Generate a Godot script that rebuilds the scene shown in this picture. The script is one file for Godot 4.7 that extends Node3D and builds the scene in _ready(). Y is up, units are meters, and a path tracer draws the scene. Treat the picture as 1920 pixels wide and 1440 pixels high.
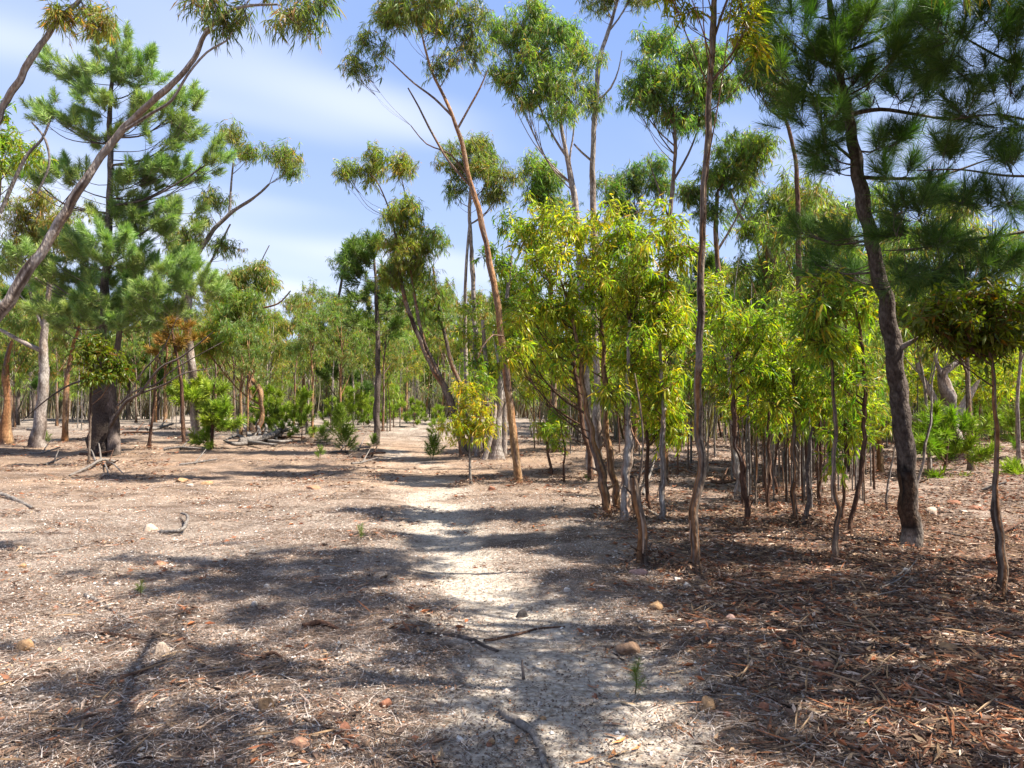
extends Node3D

const F := 1383.0
const EYE := Vector3(0, 1.62, 0)
const PITCH := 0.0289
var rng := RandomNumberGenerator.new()
var used := {}
var nA := FastNoiseLite.new()
var nB := FastNoiseLite.new()
var nC := FastNoiseLite.new()
var nD := FastNoiseLite.new()
var path_pts: Array = []
var M := {}
var puffs := {}
var bases: Array = []

# ------------------------------------------------------------------ mesh collector
class MB:
	var v := PackedVector3Array()
	var n := PackedVector3Array()
	var c := PackedColorArray()
	var i := PackedInt32Array()
	func tri(a: Vector3, b: Vector3, d: Vector3, col: Color) -> void:
		var nn := (d - a).cross(b - a).normalized()
		var k := v.size()
		v.append(a); v.append(b); v.append(d)
		n.append(nn); n.append(nn); n.append(nn)
		c.append(col); c.append(col); c.append(col)
		i.append(k); i.append(k + 1); i.append(k + 2)
	func mesh() -> ArrayMesh:
		var a := []
		a.resize(Mesh.ARRAY_MAX)
		a[Mesh.ARRAY_VERTEX] = v
		a[Mesh.ARRAY_NORMAL] = n
		a[Mesh.ARRAY_COLOR] = c
		a[Mesh.ARRAY_INDEX] = i
		var m := ArrayMesh.new()
		m.add_surface_from_arrays(Mesh.PRIMITIVE_TRIANGLES, a)
		return m

# ------------------------------------------------------------------ naming
func numbered(called: String, parent: Node = self) -> String:
	var key := "%d/%s" % [parent.get_instance_id(), called]
	var k: int = used.get(key, 0)
	used[key] = k + 1
	return called if k == 0 else "%s_%03d" % [called, k]

func tag(o: Node, label: String, category: String, group := "") -> void:
	o.set_meta("label", label)
	o.set_meta("category", category)
	if group != "":
		o.set_meta("group", group)

func thing(called: String, label: String, category: String, at: Vector3, group := "") -> Node3D:
	var o := Node3D.new()
	o.name = numbered(called)
	add_child(o)
	o.position = at
	tag(o, label, category, group)
	return o

func part(called: String, mb: MB, mat: Material, parent: Node, stuff := false) -> MeshInstance3D:
	var o := MeshInstance3D.new()
	o.mesh = mb.mesh()
	o.material_override = mat
	o.name = numbered(called, parent)
	parent.add_child(o, true)
	if stuff:
		o.set_meta("kind", "stuff")
	return o

func copies(called: String, mesh: Mesh, mat: Material, tr: Array, cols: Array, parent: Node) -> MultiMeshInstance3D:
	var mm := MultiMesh.new()
	mm.transform_format = MultiMesh.TRANSFORM_3D
	mm.use_colors = true
	mm.mesh = mesh
	mm.instance_count = tr.size()
	var b := PackedFloat32Array()
	b.resize(tr.size() * 16)
	for k in tr.size():
		var t: Transform3D = tr[k]
		var q: Color = cols[k]
		var o := k * 16
		b[o] = t.basis.x.x; b[o + 1] = t.basis.y.x; b[o + 2] = t.basis.z.x; b[o + 3] = t.origin.x
		b[o + 4] = t.basis.x.y; b[o + 5] = t.basis.y.y; b[o + 6] = t.basis.z.y; b[o + 7] = t.origin.y
		b[o + 8] = t.basis.x.z; b[o + 9] = t.basis.y.z; b[o + 10] = t.basis.z.z; b[o + 11] = t.origin.z
		b[o + 12] = q.r; b[o + 13] = q.g; b[o + 14] = q.b; b[o + 15] = 1.0
	mm.buffer = b
	var o2 := MultiMeshInstance3D.new()
	o2.multimesh = mm
	o2.material_override = mat
	o2.name = numbered(called, parent)
	parent.add_child(o2, true)
	o2.set_meta("kind", "stuff")
	return o2

# ------------------------------------------------------------------ places
func ray(px: float, py: float) -> Vector3:
	var fw := Vector3(0, sin(PITCH), -cos(PITCH))
	var up := Vector3(0, cos(PITCH), sin(PITCH))
	return fw + Vector3.RIGHT * ((px - 960.0) / F) + up * ((720.0 - py) / F)

func at(px: float, py: float, d: float) -> Vector3:
	return EYE + ray(px, py) * d

func H(x: float, z: float) -> float:
	var d := -z
	var h := 0.75 * smoothstep(13.0, 48.0, d) + 0.018 * maxf(0.0, d - 48.0)
	h += 0.10 * nA.get_noise_2d(x, z) * smoothstep(1.0, 8.0, absf(x) + d * 0.4)
	h += 0.022 * nB.get_noise_2d(x * 6.0, z * 6.0) + 0.010 * nB.get_noise_2d(x * 22.0, z * 22.0)
	if d < 40.0:
		h -= 0.05 * path_mask(x, z)
	return h

func path_mask(x: float, z: float) -> float:
	if path_pts.is_empty():
		return 0.0
	var best := 0.0
	for k in path_pts.size() - 1:
		var a: Vector3 = path_pts[k]
		var b: Vector3 = path_pts[k + 1]
		var ab := Vector2(b.x - a.x, b.z - a.z)
		var t := clampf(Vector2(x - a.x, z - a.z).dot(ab) / ab.length_squared(), 0.0, 1.0)
		var dist := Vector2(x - a.x - ab.x * t, z - a.z - ab.y * t).length()
		var hw := lerpf(a.y, b.y, t)
		best = maxf(best, 1.0 - smoothstep(0.2, 1.7, dist / hw))
	return best

func ground(px: float, py: float) -> Vector3:
	var r := ray(px, py)
	var t := 1.5
	var last := t
	while t < 150.0:
		var p := EYE + r * t
		if p.y < H(p.x, p.z):
			var lo := last
			var hi := t
			for k in 12:
				var mid := (lo + hi) * 0.5
				var q := EYE + r * mid
				if q.y < H(q.x, q.z):
					hi = mid
				else:
					lo = mid
			return EYE + r * hi
		last = t
		t *= 1.02
	return Vector3(r.x * 60.0, H(r.x * 60.0, -60.0), -60.0)

func on_ground(x: float, z: float) -> Vector3:
	return Vector3(x, H(x, z), z)

func rf(a: float, b: float) -> float:
	return rng.randf_range(a, b)

func rdir() -> Vector3:
	var y := rf(-1, 1)
	var a := rf(0, TAU)
	var s := sqrt(1 - y * y)
	return Vector3(cos(a) * s, y, sin(a) * s)

func frame_y(dir: Vector3, roll := 0.0) -> Basis:
	var y := dir.normalized()
	var x := y.cross(Vector3(0.31, 0.22, 0.92)).normalized()
	var z := x.cross(y)
	return Basis(x, y, z) * Basis(Vector3.UP, roll)

# ------------------------------------------------------------------ bark and tubes
func bark(kind: int, p: Vector3, ang: float, h: float, sd: float) -> Color:
	var u := cos(ang) * 1.6
	var w := sin(ang) * 1.6
	var a := nC.get_noise_3d(u + sd * 7.0, h * 1.1, w + sd * 3.0)
	var b := nC.get_noise_3d(u * 2.3 + sd, h * 0.55 + 40.0, w * 2.3)
	var e := nD.get_noise_3d(u * 4.0 + sd * 5.0, h * 6.0, w * 4.0)
	var c := Color(0.25, 0.215, 0.19)
	match kind:
		0:
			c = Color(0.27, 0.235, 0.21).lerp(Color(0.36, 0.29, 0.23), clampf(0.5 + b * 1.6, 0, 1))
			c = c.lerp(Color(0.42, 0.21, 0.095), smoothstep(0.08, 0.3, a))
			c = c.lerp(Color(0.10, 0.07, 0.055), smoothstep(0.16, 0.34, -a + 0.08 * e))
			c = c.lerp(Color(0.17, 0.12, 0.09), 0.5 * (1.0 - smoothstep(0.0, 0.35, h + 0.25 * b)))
		1:
			c = Color(0.47, 0.41, 0.37).lerp(Color(0.60, 0.56, 0.52), clampf(0.5 + b * 1.8, 0, 1))
			c = c.lerp(Color(0.40, 0.27, 0.18), 0.7 * smoothstep(0.14, 0.4, a))
			c = c.lerp(Color(0.16, 0.12, 0.10), smoothstep(0.28, 0.42, -a + 0.1 * e))
		2:
			c = Color(0.12, 0.097, 0.083).lerp(Color(0.27, 0.225, 0.20), clampf(0.5 + e * 1.5 + b * 0.5, 0, 1))
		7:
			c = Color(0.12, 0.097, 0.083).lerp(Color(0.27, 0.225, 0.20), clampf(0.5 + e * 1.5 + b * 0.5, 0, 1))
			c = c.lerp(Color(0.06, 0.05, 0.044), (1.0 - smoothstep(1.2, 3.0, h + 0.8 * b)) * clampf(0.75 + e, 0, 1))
		3:
			c = Color(0.17, 0.095, 0.065).lerp(Color(0.27, 0.16, 0.11), clampf(0.5 + b * 1.5, 0, 1))
			c = c.lerp(Color(0.08, 0.05, 0.04), smoothstep(0.1, 0.35, e))
		4:
			c = Color(0.37, 0.345, 0.32).lerp(Color(0.22, 0.20, 0.185), clampf(0.5 + e * 1.5, 0, 1))
		5:
			c = Color(0.46, 0.22, 0.10).lerp(Color(0.54, 0.36, 0.20), clampf(0.5 + b * 1.6, 0, 1))
			c = c.lerp(Color(0.24, 0.18, 0.15), smoothstep(0.1, 0.3, -a))
		6:
			c = Color(0.115, 0.09, 0.078).lerp(Color(0.185, 0.155, 0.135), clampf(0.5 + e * 1.3 + b * 0.5, 0, 1))
			var burnt := smoothstep(-0.15, 0.35, -cos(ang - 0.5) + 0.5 * b) * (1.0 - smoothstep(0.9, 1.15, h + 0.2 * e))
			c = c.lerp(Color(0.34, 0.30, 0.26), (1.0 - smoothstep(0.55, 1.2, h + 0.4 * b)) * 0.9)
			c = c.lerp(Color(0.022, 0.02, 0.02), burnt * smoothstep(0.22, 0.3, h + 0.1 * e))
			c = c.lerp(Color(0.12, 0.075, 0.05), smoothstep(0.05, 0.12, a) * (1.0 - smoothstep(0.5, 0.7, absf(h - 0.6) * 2.0)))
	return c * (1.0 + 0.28 * e)

func smooth_line(p: Array, w: Array, step: float) -> Array:
	var op := PackedVector3Array()
	var ow := PackedFloat32Array()
	for k in p.size() - 1:
		var a: Vector3 = p[maxi(k - 1, 0)]
		var b: Vector3 = p[k]
		var c: Vector3 = p[k + 1]
		var d: Vector3 = p[mini(k + 2, p.size() - 1)]
		var m := maxi(1, int(ceil(b.distance_to(c) / step)))
		for j in m:
			var t := float(j) / m
			op.append(b.cubic_interpolate(c, a, d, t))
			ow.append(lerpf(w[k], w[k + 1], t))
	op.append(p[-1])
	ow.append(w[-1])
	return [op, ow]

func tube(mb: MB, pts: PackedVector3Array, rad: PackedFloat32Array, sides: int, kind: int, sd := 0.0, bump := 0.1, flare := 0.0) -> void:
	var nrm := Vector3.ZERO
	var h := 0.0
	var base := mb.v.size()
	for j in pts.size():
		var t: Vector3
		if j == 0:
			t = pts[1] - pts[0]
		elif j == pts.size() - 1:
			t = pts[j] - pts[j - 1]
		else:
			t = pts[j + 1] - pts[j - 1]
		t = t.normalized()
		if j == 0:
			nrm = (Vector3.RIGHT - t * t.x).normalized() if absf(t.x) < 0.9 else (Vector3.UP - t * t.y).normalized()
		else:
			nrm = (nrm - t * nrm.dot(t)).normalized()
			h += pts[j].distance_to(pts[j - 1])
		var w := t.cross(nrm)
		for k in sides:
			var a := TAU * k / sides
			var o := nrm * cos(a) + w * sin(a)
			var r := rad[j]
			if bump > 0.0:
				r *= 1.0 + bump * nC.get_noise_3d(cos(a) * 2.0 + sd, h * 2.2, sin(a) * 2.0 + sd)
			if flare > 0.0:
				r *= 1.0 + flare * exp(-h / (rad[0] * 2.2)) * (1.0 + 0.5 * sin(a * 4.0 + sd))
			mb.v.append(pts[j] + o * r)
			mb.n.append(o)
			mb.c.append(bark(kind, pts[j], a, h, sd))
	for j in pts.size() - 1:
		for k in sides:
			var A := base + j * sides + k
			var B := base + j * sides + (k + 1) % sides
			var C := A + sides
			var D := B + sides
			mb.i.append(A); mb.i.append(C); mb.i.append(B)
			mb.i.append(B); mb.i.append(C); mb.i.append(D)
	# closed tip
	var e := base + (pts.size() - 1) * sides
	for k in range(1, sides - 1):
		mb.i.append(e); mb.i.append(e + k + 1); mb.i.append(e + k)

# ------------------------------------------------------------------ leaves
func leaf(mb: MB, b: Vector3, dir: Vector3, ln: float, wd: float, col: Color, droop: float, fine: bool) -> void:
	var side := dir.cross(rdir()).normalized()
	var up := side.cross(dir).normalized()
	var tip := b + dir * ln + Vector3.DOWN * droop * ln
	if fine:
		var m1 := b + dir * ln * 0.33 + Vector3.DOWN * droop * ln * 0.10 + up * wd * 0.2
		var m2 := b + dir * ln * 0.68 + Vector3.DOWN * droop * ln * 0.42 + up * wd * 0.2
		var l1 := m1 + side * wd * 0.5 - up * wd * 0.18
		var r1 := m1 - side * wd * 0.5 - up * wd * 0.18
		var l2 := m2 + side * wd * 0.36 - up * wd * 0.12
		var r2 := m2 - side * wd * 0.36 - up * wd * 0.12
		mb.tri(b, l1, m1, col); mb.tri(b, m1, r1, col * 0.93)
		mb.tri(l1, l2, m1, col); mb.tri(m1, l2, m2, col)
		mb.tri(m1, m2, r1, col * 0.93); mb.tri(m2, r2, r1, col * 0.93)
		mb.tri(l2, tip, m2, col); mb.tri(m2, tip, r2, col * 0.93)
	else:
		var m := b + dir * ln * 0.42 + Vector3.DOWN * droop * ln * 0.2 + up * wd * 0.1
		var l := m + side * wd * 0.5
		var r := m - side * wd * 0.5
		mb.tri(b, l, tip, col); mb.tri(b, tip, r, col * 0.95)

func leaf_col(kind: String) -> Color:
	var t := rng.randf()
	var c: Color
	if kind == "sap":
		c = Color(0.11, 0.25, 0.035).lerp(Color(0.47, 0.52, 0.065), t)
		if rng.randf() < 0.2:
			c = Color(0.44, 0.28, 0.025).lerp(Color(0.52, 0.42, 0.06), rng.randf())
	elif kind == "dark":
		c = Color(0.05, 0.10, 0.015).lerp(Color(0.17, 0.20, 0.02), t)
		if rng.randf() < 0.12:
			c = Color(0.20, 0.11, 0.015)
	else:
		c = Color(0.13, 0.22, 0.07).lerp(Color(0.36, 0.43, 0.15), t)
		if rng.randf() < 0.13:
			c = Color(0.50, 0.34, 0.10).lerp(Color(0.42, 0.25, 0.15), rng.randf())
	return c

func make_puff(kind: String) -> ArrayMesh:
	var mb := MB.new()
	var fine := kind == "sap" or kind == "dark"
	for k in (5 if fine else 5):
		var d := (rdir() + Vector3(0, 0.45, 0)).normalized()
		var L := rf(0.18, 0.36) if fine else rf(0.18, 0.38)
		var tw := PackedVector3Array([Vector3.ZERO, d * L * 0.6, d * L + Vector3.DOWN * 0.02])
		tube(mb, tw, PackedFloat32Array([0.004, 0.003, 0.0015]), 3, 3, 0.0, 0.0)
		for q in (6 if fine else 9):
			var t := rf(0.2, 1.0)
			var o := rdir()
			var ld := (d * 0.45 + o * 0.55 + Vector3.DOWN * (0.45 if fine else 0.85)).normalized()
			if kind == "sap":
				leaf(mb, d * L * t, ld, rf(0.10, 0.18), rf(0.022, 0.034), leaf_col(kind), rf(0.1, 0.5), true)
			elif kind == "dark":
				leaf(mb, d * L * t, ld, rf(0.09, 0.14), rf(0.028, 0.042), leaf_col(kind), rf(0.1, 0.4), true)
			else:
				leaf(mb, d * L * t, ld, rf(0.10, 0.18), rf(0.014, 0.022), leaf_col(kind), rf(0.1, 0.45), false)
	return mb.mesh()

func make_tuft(wide: float, count: int, ln: float) -> ArrayMesh:
	var mb := MB.new()
	tube(mb, PackedVector3Array([Vector3(0, -0.05, 0), Vector3(0, 0.1, 0), Vector3(0, 0.22, 0)]), PackedFloat32Array([0.007, 0.006, 0.003]), 4, 2, 0.0, 0.0)
	for k in count:
		var y := rf(-0.04, 0.21)
		var a := rf(0, TAU)
		var tilt := rf(0.30, 1.5) - (y * 2.4)
		var d := Vector3(cos(a) * sin(tilt), cos(tilt), sin(a) * sin(tilt)).normalized()
		var b := Vector3(cos(a) * 0.005, y, sin(a) * 0.005)
		var s := d.cross(rdir()).normalized() * wide
		var l := ln * rf(0.75, 1.1)
		var t := rng.randf()
		var col := Color(0.06, 0.105, 0.03).lerp(Color(0.18, 0.235, 0.06), t)
		var mid := b + d * l * 0.55
		var tip := b + d * l + Vector3.DOWN * l * rf(0.0, 0.22)
		mb.tri(b - s * 0.5, b + s * 0.5, mid + s * 0.5, col)
		mb.tri(b - s * 0.5, mid + s * 0.5, mid - s * 0.5, col)
		mb.tri(mid - s * 0.5, mid + s * 0.5, tip, col)
	return mb.mesh()

# fills one lobe of a crown, in the tree's own axes; returns the tips that want a twig
func lobe(tr: Dictionary, cols: Dictionary, kind: String, c: Vector3, r: Vector3, dens: float, size: float, tint: Color, from: Vector3) -> Array:
	var tips: Array = []
	var R := (r.x + r.y + r.z) / 3.0
	var pine := kind.begins_with("pine")
	var n := int(clampf(dens * (10.5 if not pine else 17.0) * pow(R / (0.30 * size), 2.0), 5, 420))
	var hue := rf(-0.12, 0.12)
	var hubs: Array = []
	for k in maxi(4, n / 5):
		var hd := rdir()
		if not pine and hd.y < -0.3 and rng.randf() < 0.65:
			hd.y = -hd.y
		hubs.append([hd, pow(rng.randf(), 0.45) * rf(0.7, 1.12), rf(0.88, 1.14)])
	for k in n:
		var hub: Array = hubs[k % hubs.size()]
		var d: Vector3 = hub[0]
		var p: Vector3 = c + d * r * hub[1]
		if not pine:
			p += rdir() * R * 0.46 * sqrt(rng.randf())
		else:
			p += rdir() * R * 0.25 * rng.randf()
		# uneven outline
		p += d * r * 0.22 * nC.get_noise_3d(p.x * 2.1 + c.x * 5.0, p.y * 2.1, p.z * 2.1 + c.z * 5.0) * 2.0
		var s := size * rf(0.75, 1.2)
		var b: Basis
		if pine:
			var dir := ((p - from).normalized() * 0.6 + d * 0.5 + Vector3.UP * 0.55).normalized()
			b = frame_y(dir, rf(0, TAU)).scaled(Vector3(s, s, s))
		else:
			b = frame_y((d * 0.5 + Vector3.UP + rdir() * 0.35).normalized(), rf(0, TAU)).scaled(Vector3(s, s, s))
		var var_key := kind + str(rng.randi() % 4)
		if not tr.has(var_key):
			tr[var_key] = []
			cols[var_key] = []
		tr[var_key].append(Transform3D(b, p))
		var br: float = rf(0.85, 1.15) * hub[2]
		cols[var_key].append(Color(tint.r * br * (1.0 + hue + rf(-0.08, 0.08)), tint.g * br, tint.b * br))
		tips.append(p)
	return tips

func put_crown(root: Node3D, tr: Dictionary, cols: Dictionary) -> void:
	for key in tr:
		var mat: Material = M.needle if key.begins_with("pine") else M.leaf
		copies("crown", puffs[key], mat, tr[key], cols[key], root)

# A tree: base pixel and trunk line are turned into places at the tree's own distance.
func tree(called: String, label: String, category: String, base: Array, line: Array, lobes: Array, o := {}) -> Node3D:
	rng.seed = hash(label + str(base))
	var g: Vector3
	if o.has("d"):
		g = at(base[0], base[1], o.d)
		g.y = H(g.x, g.z)
	else:
		g = ground(base[0], base[1])
	var dep := (g - EYE).dot(Vector3(0, sin(PITCH), -cos(PITCH)))
	var root := thing(called, label, category, g, o.get("group", ""))
	var k_bark: int = o.get("bark", 0)
	var kind: String = o.get("leaf", "gum")
	var px := dep / F
	var sd := rf(0, 50)
	var P: Array = [Vector3(0, -0.04, 0)]
	var wf: float = o.get("wf", 0.8)
	var W: Array = [base[2] * px * 0.5 * wf]
	for q in line:
		P.append(at(q[0], q[1], dep + (q[3] if q.size() > 3 else 0.0)) - g)
		W.append(q[2] * px * 0.5 * wf)
	var near := dep < 14.0
	var sl := smooth_line(P, W, 0.07 if near else 0.22)
	var tp: PackedVector3Array = sl[0]
	var tw: PackedFloat32Array = sl[1]
	for k in range(1, tp.size() - 1):   # small kinks
		var amp: float = tw[k] * o.get("kink", 0.35 if near else 0.2)
		tp[k] += Vector3(nC.get_noise_2d(k * (0.25 if near else 0.4), sd * 9.0), 0, nC.get_noise_2d(k * (0.25 if near else 0.4), sd * 9.0 + 70.0)) * amp * 2.0
	var mb := MB.new()
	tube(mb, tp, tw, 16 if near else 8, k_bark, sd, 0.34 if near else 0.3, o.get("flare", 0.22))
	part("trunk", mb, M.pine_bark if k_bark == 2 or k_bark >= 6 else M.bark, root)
	if near:
		for k in rng.randi_range(2, 5):
			var j := int(tp.size() * rf(0.08, 0.75))
			var dirs := rdir()
			dirs.y = absf(dirs.y) * 0.7 + 0.2
			var st0 := tp[j]
			var ln0 := tw[j] * rf(1.6, 4.0)
			var kn := MB.new()
			tube(kn, PackedVector3Array([st0, st0 + dirs * (tw[j] + ln0 * 0.4), st0 + dirs * (tw[j] + ln0)]), PackedFloat32Array([tw[j] * 0.5, tw[j] * 0.28, tw[j] * 0.16]), 6, k_bark, sd + k, 0.3)
			part("branch_stub", kn, M.bark, root)
	if dep < 24.0:
		bases.append(g)
	if near and (k_bark == 0 or k_bark == 5 or k_bark == 1 or k_bark == 3):
		for k in rng.randi_range(3, 6):
			var j := clampi(int(tp.size() * rf(0.05, 0.6)), 1, tp.size() - 8)
			var a0 := rf(0, TAU)
			var sm := MB.new()
			var out := Vector3(cos(a0), 0, sin(a0))
			var side := Vector3(-sin(a0), 0, cos(a0))
			var hw := tw[j] * rf(0.12, 0.4)
			var col := Color(0.20, 0.11, 0.07).lerp(Color(0.33, 0.24, 0.18), rng.randf())
			var n0 := rng.randi_range(3, 7)
			var pl := Vector3.ZERO
			var pr := Vector3.ZERO
			for q in n0 + 1:
				var t := 1.0 - float(q) / n0
				var lift := 1.04 + 0.9 * t * t
				var cc: Vector3 = tp[j + q] + out * tw[j + q] * lift
				var wq := hw * (0.35 + 0.65 * sin(PI * clampf(t * 0.8 + 0.15, 0, 1)))
				var l := cc - side * wq
				var r2 := cc + side * wq
				if q > 0:
					sm.tri(pl, l, pr, col * rf(0.85, 1.1)); sm.tri(pr, l, r2, col * rf(0.85, 1.1))
				pl = l
				pr = r2
			part("peeling_bark", sm, M.dry, root)
	var limbs: Array = o.get("limbs", [])
	var lines: Array = [[tp, tw]]
	for lm in limbs:
		var lp: Array = []
		var lw: Array = []
		for q in lm:
			lp.append(at(q[0], q[1], dep + (q[3] if q.size() > 3 else 0.0)) - g)
			lw.append(q[2] * px * 0.5 * wf)
		var ls := smooth_line(lp, lw, 0.12 if near else 0.25)
		var lmb := MB.new()
		tube(lmb, ls[0], ls[1], 8 if near else 6, o.get("limb_bark", k_bark), sd + lines.size(), 0.15)
		part("limb", lmb, M.bark, root)
		lines.append(ls)
	var tr := {}
	var cols := {}
	var tint: Color = o.get("tint", Color.WHITE)
	var twm := MB.new()
	var all_lobes: Array = []
	var loose: bool = kind == "sap"
	for L in lobes:
		var dz0: float = L[4] if L.size() > 4 else rf(-0.5, 0.5) * L[2] * px
		var ms := 0.74 if loose else 0.88
		all_lobes.append([L[0], L[1], L[2] * ms, L[3] * ms, dz0])
		for k in 2:
			var e := rdir()
			var q := rf(0.38, 0.6)
			if loose:
				all_lobes.append([L[0] + e.x * L[2] * 1.25, L[1] + e.y * L[3] * 1.7, L[2] * q, L[3] * q, dz0 + e.z * L[2] * px * 1.4])
			else:
				all_lobes.append([L[0] + e.x * L[2] * 0.95, L[1] - absf(e.y) * L[3] * rf(-0.5, 0.95), L[2] * q, L[3] * q, dz0 + e.z * L[2] * px * 0.9])
	var li := 0
	for L in all_lobes:
		li += 1
		var main := li % 3 == 1
		var dz: float = L[4]
		var c := at(L[0], L[1], dep + dz) - g
		var r: Vector3 = Vector3(L[2], L[3], (L[2] + L[3]) * 0.5) * px * o.get("grow", 1.1)
		# the limb that carries the lobe leaves the nearest stem lower down
		var best := INF
		var bp := Vector3.ZERO
		var bw := 0.01
		for ln in lines:
			var lp2: PackedVector3Array = ln[0]
			var lw2: PackedFloat32Array = ln[1]
			for k in range(lp2.size()):
				var q := lp2[k]
				var hd := Vector2(q.x - c.x, q.z - c.z).length()
				var want: float = c.y - hd * o.get("rise", 0.9) - r.y * 0.5
				var cost := hd + absf(q.y - want) * 1.1
				if cost < best:
					best = cost
					bp = q
					bw = lw2[k]
		var lk: String = kind
		var dens: float = o.get("dens", 1.0)
		var size: float = o.get("size", 1.0)
		var bend := (bp + c) * 0.5 + Vector3(0, -0.12 * bp.distance_to(c), 0) + rdir() * 0.06 * bp.distance_to(c)
		var w0 := minf(bw * 0.5, 0.008 + 0.012 * bp.distance_to(c)) * (1.0 if main else 0.5)
		var bs := smooth_line([bp, bend, c], [w0, w0 * 0.65, w0 * 0.3], 0.25)
		if not main:
			tube(twm, bs[0], bs[1], 4, o.get("limb_bark", k_bark), sd + L[0], 0.1)
		elif bp.distance_to(c) > 0.15:
			var bm := MB.new()
			tube(bm, bs[0], bs[1], 5, o.get("limb_bark", k_bark), sd + L[0], 0.1)
			part("branch", bm, M.bark, root)
		var tips := lobe(tr, cols, lk, c, r, dens, size, tint, bp)
		var pine := kind.begins_with("pine")
		var nt := mini(tips.size(), o.get("twigs", 20 if pine else 14) / (1 if main else 2))
		for k in nt:
			var tpv: Vector3 = tips[k]
			var st: Vector3 = bs[0][int(bs[0].size() * rf(0.5, 0.99))]
			var md := (st + tpv) * 0.5 + Vector3(0, -0.1 * st.distance_to(tpv), 0) + rdir() * 0.08 * st.distance_to(tpv)
			tube(twm, PackedVector3Array([st, md, tpv]), PackedFloat32Array([maxf(w0 * 0.3, 0.004), maxf(w0 * 0.22, 0.003), 0.002]), 4, o.get("limb_bark", k_bark), sd, 0.0)
	if twm.v.size() > 0:
		part("twigs", twm, M.bark, root, true)
	put_crown(root, tr, cols)
	return root

# ------------------------------------------------------------------ materials
func noise_tex(seed_: int, freq: float, type: int, lo: Color, hi: Color, size := 512, oct := 4) -> NoiseTexture2D:
	var n := FastNoiseLite.new()
	n.seed = seed_
	n.frequency = freq
	n.noise_type = type
	n.fractal_octaves = oct
	var g := Gradient.new()
	g.set_color(0, lo)
	g.set_color(1, hi)
	var t := NoiseTexture2D.new()
	t.width = size
	t.height = size
	t.seamless = true
	t.noise = n
	t.color_ramp = g
	return t

func materials() -> void:
	var bk := StandardMaterial3D.new()
	bk.vertex_color_use_as_albedo = true
	bk.roughness = 0.9
	bk.metallic_specular = 0.25
	bk.uv1_triplanar = true
	bk.uv1_world_triplanar = true
	bk.uv1_scale = Vector3(2.2, 0.7, 2.2)
	bk.albedo_texture = noise_tex(5, 0.02, FastNoiseLite.TYPE_SIMPLEX_SMOOTH, Color(0.48, 0.45, 0.43), Color(1, 1, 1))
	bk.heightmap_enabled = true
	bk.heightmap_texture = noise_tex(6, 0.03, FastNoiseLite.TYPE_SIMPLEX_SMOOTH, Color.BLACK, Color.WHITE)
	bk.heightmap_scale = 1.5
	M.bark = bk
	var pb: StandardMaterial3D = bk.duplicate()
	pb.uv1_scale = Vector3(4.0, 1.6, 4.0)
	pb.albedo_texture = noise_tex(8, 0.022, FastNoiseLite.TYPE_CELLULAR, Color(1, 1, 1), Color(0.45, 0.42, 0.40))
	pb.heightmap_texture = noise_tex(8, 0.022, FastNoiseLite.TYPE_CELLULAR, Color.WHITE, Color.BLACK)
	pb.heightmap_scale = 1.6
	M.pine_bark = pb
	var lf := StandardMaterial3D.new()
	lf.vertex_color_use_as_albedo = true
	lf.roughness = 0.38
	lf.metallic_specular = 0.5
	lf.backlight_enabled = true
	lf.backlight = Color(1.06, 1.12, 0.55)
	lf.cull_mode = BaseMaterial3D.CULL_DISABLED
	M.leaf = lf
	var nd: StandardMaterial3D = lf.duplicate()
	nd.roughness = 0.5
	nd.metallic_specular = 0.35
	nd.backlight = Color(0.7, 0.8, 0.4)
	M.needle = nd
	var dl := StandardMaterial3D.new()
	dl.vertex_color_use_as_albedo = true
	dl.roughness = 0.75
	dl.metallic_specular = 0.3
	dl.cull_mode = BaseMaterial3D.CULL_DISABLED
	M.dry = dl
	var st := StandardMaterial3D.new()
	st.vertex_color_use_as_albedo = true
	st.roughness = 0.88
	st.uv1_triplanar = true
	st.uv1_scale = Vector3(3, 3, 3)
	st.albedo_texture = noise_tex(15, 0.03, FastNoiseLite.TYPE_SIMPLEX, Color(0.7, 0.66, 0.62), Color(1, 1, 1), 256)
	st.heightmap_enabled = true
	st.heightmap_texture = noise_tex(16, 0.05, FastNoiseLite.TYPE_SIMPLEX, Color.BLACK, Color.WHITE, 256)
	st.heightmap_scale = 0.6
	M.stone = st
	var gr := StandardMaterial3D.new()
	gr.vertex_color_use_as_albedo = true
	gr.roughness = 0.95
	gr.metallic_specular = 0.2
	gr.uv1_triplanar = true
	gr.uv1_world_triplanar = true
	gr.uv1_scale = Vector3(0.62, 0.62, 0.62)
	gr.albedo_texture = noise_tex(21, 0.035, FastNoiseLite.TYPE_CELLULAR, Color(1, 1, 1), Color(0.58, 0.54, 0.5), 1024)
	gr.heightmap_enabled = true
	gr.heightmap_texture = noise_tex(21, 0.035, FastNoiseLite.TYPE_CELLULAR, Color.WHITE, Color.BLACK, 1024)
	gr.heightmap_scale = 1.4
	M.ground = gr

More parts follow.
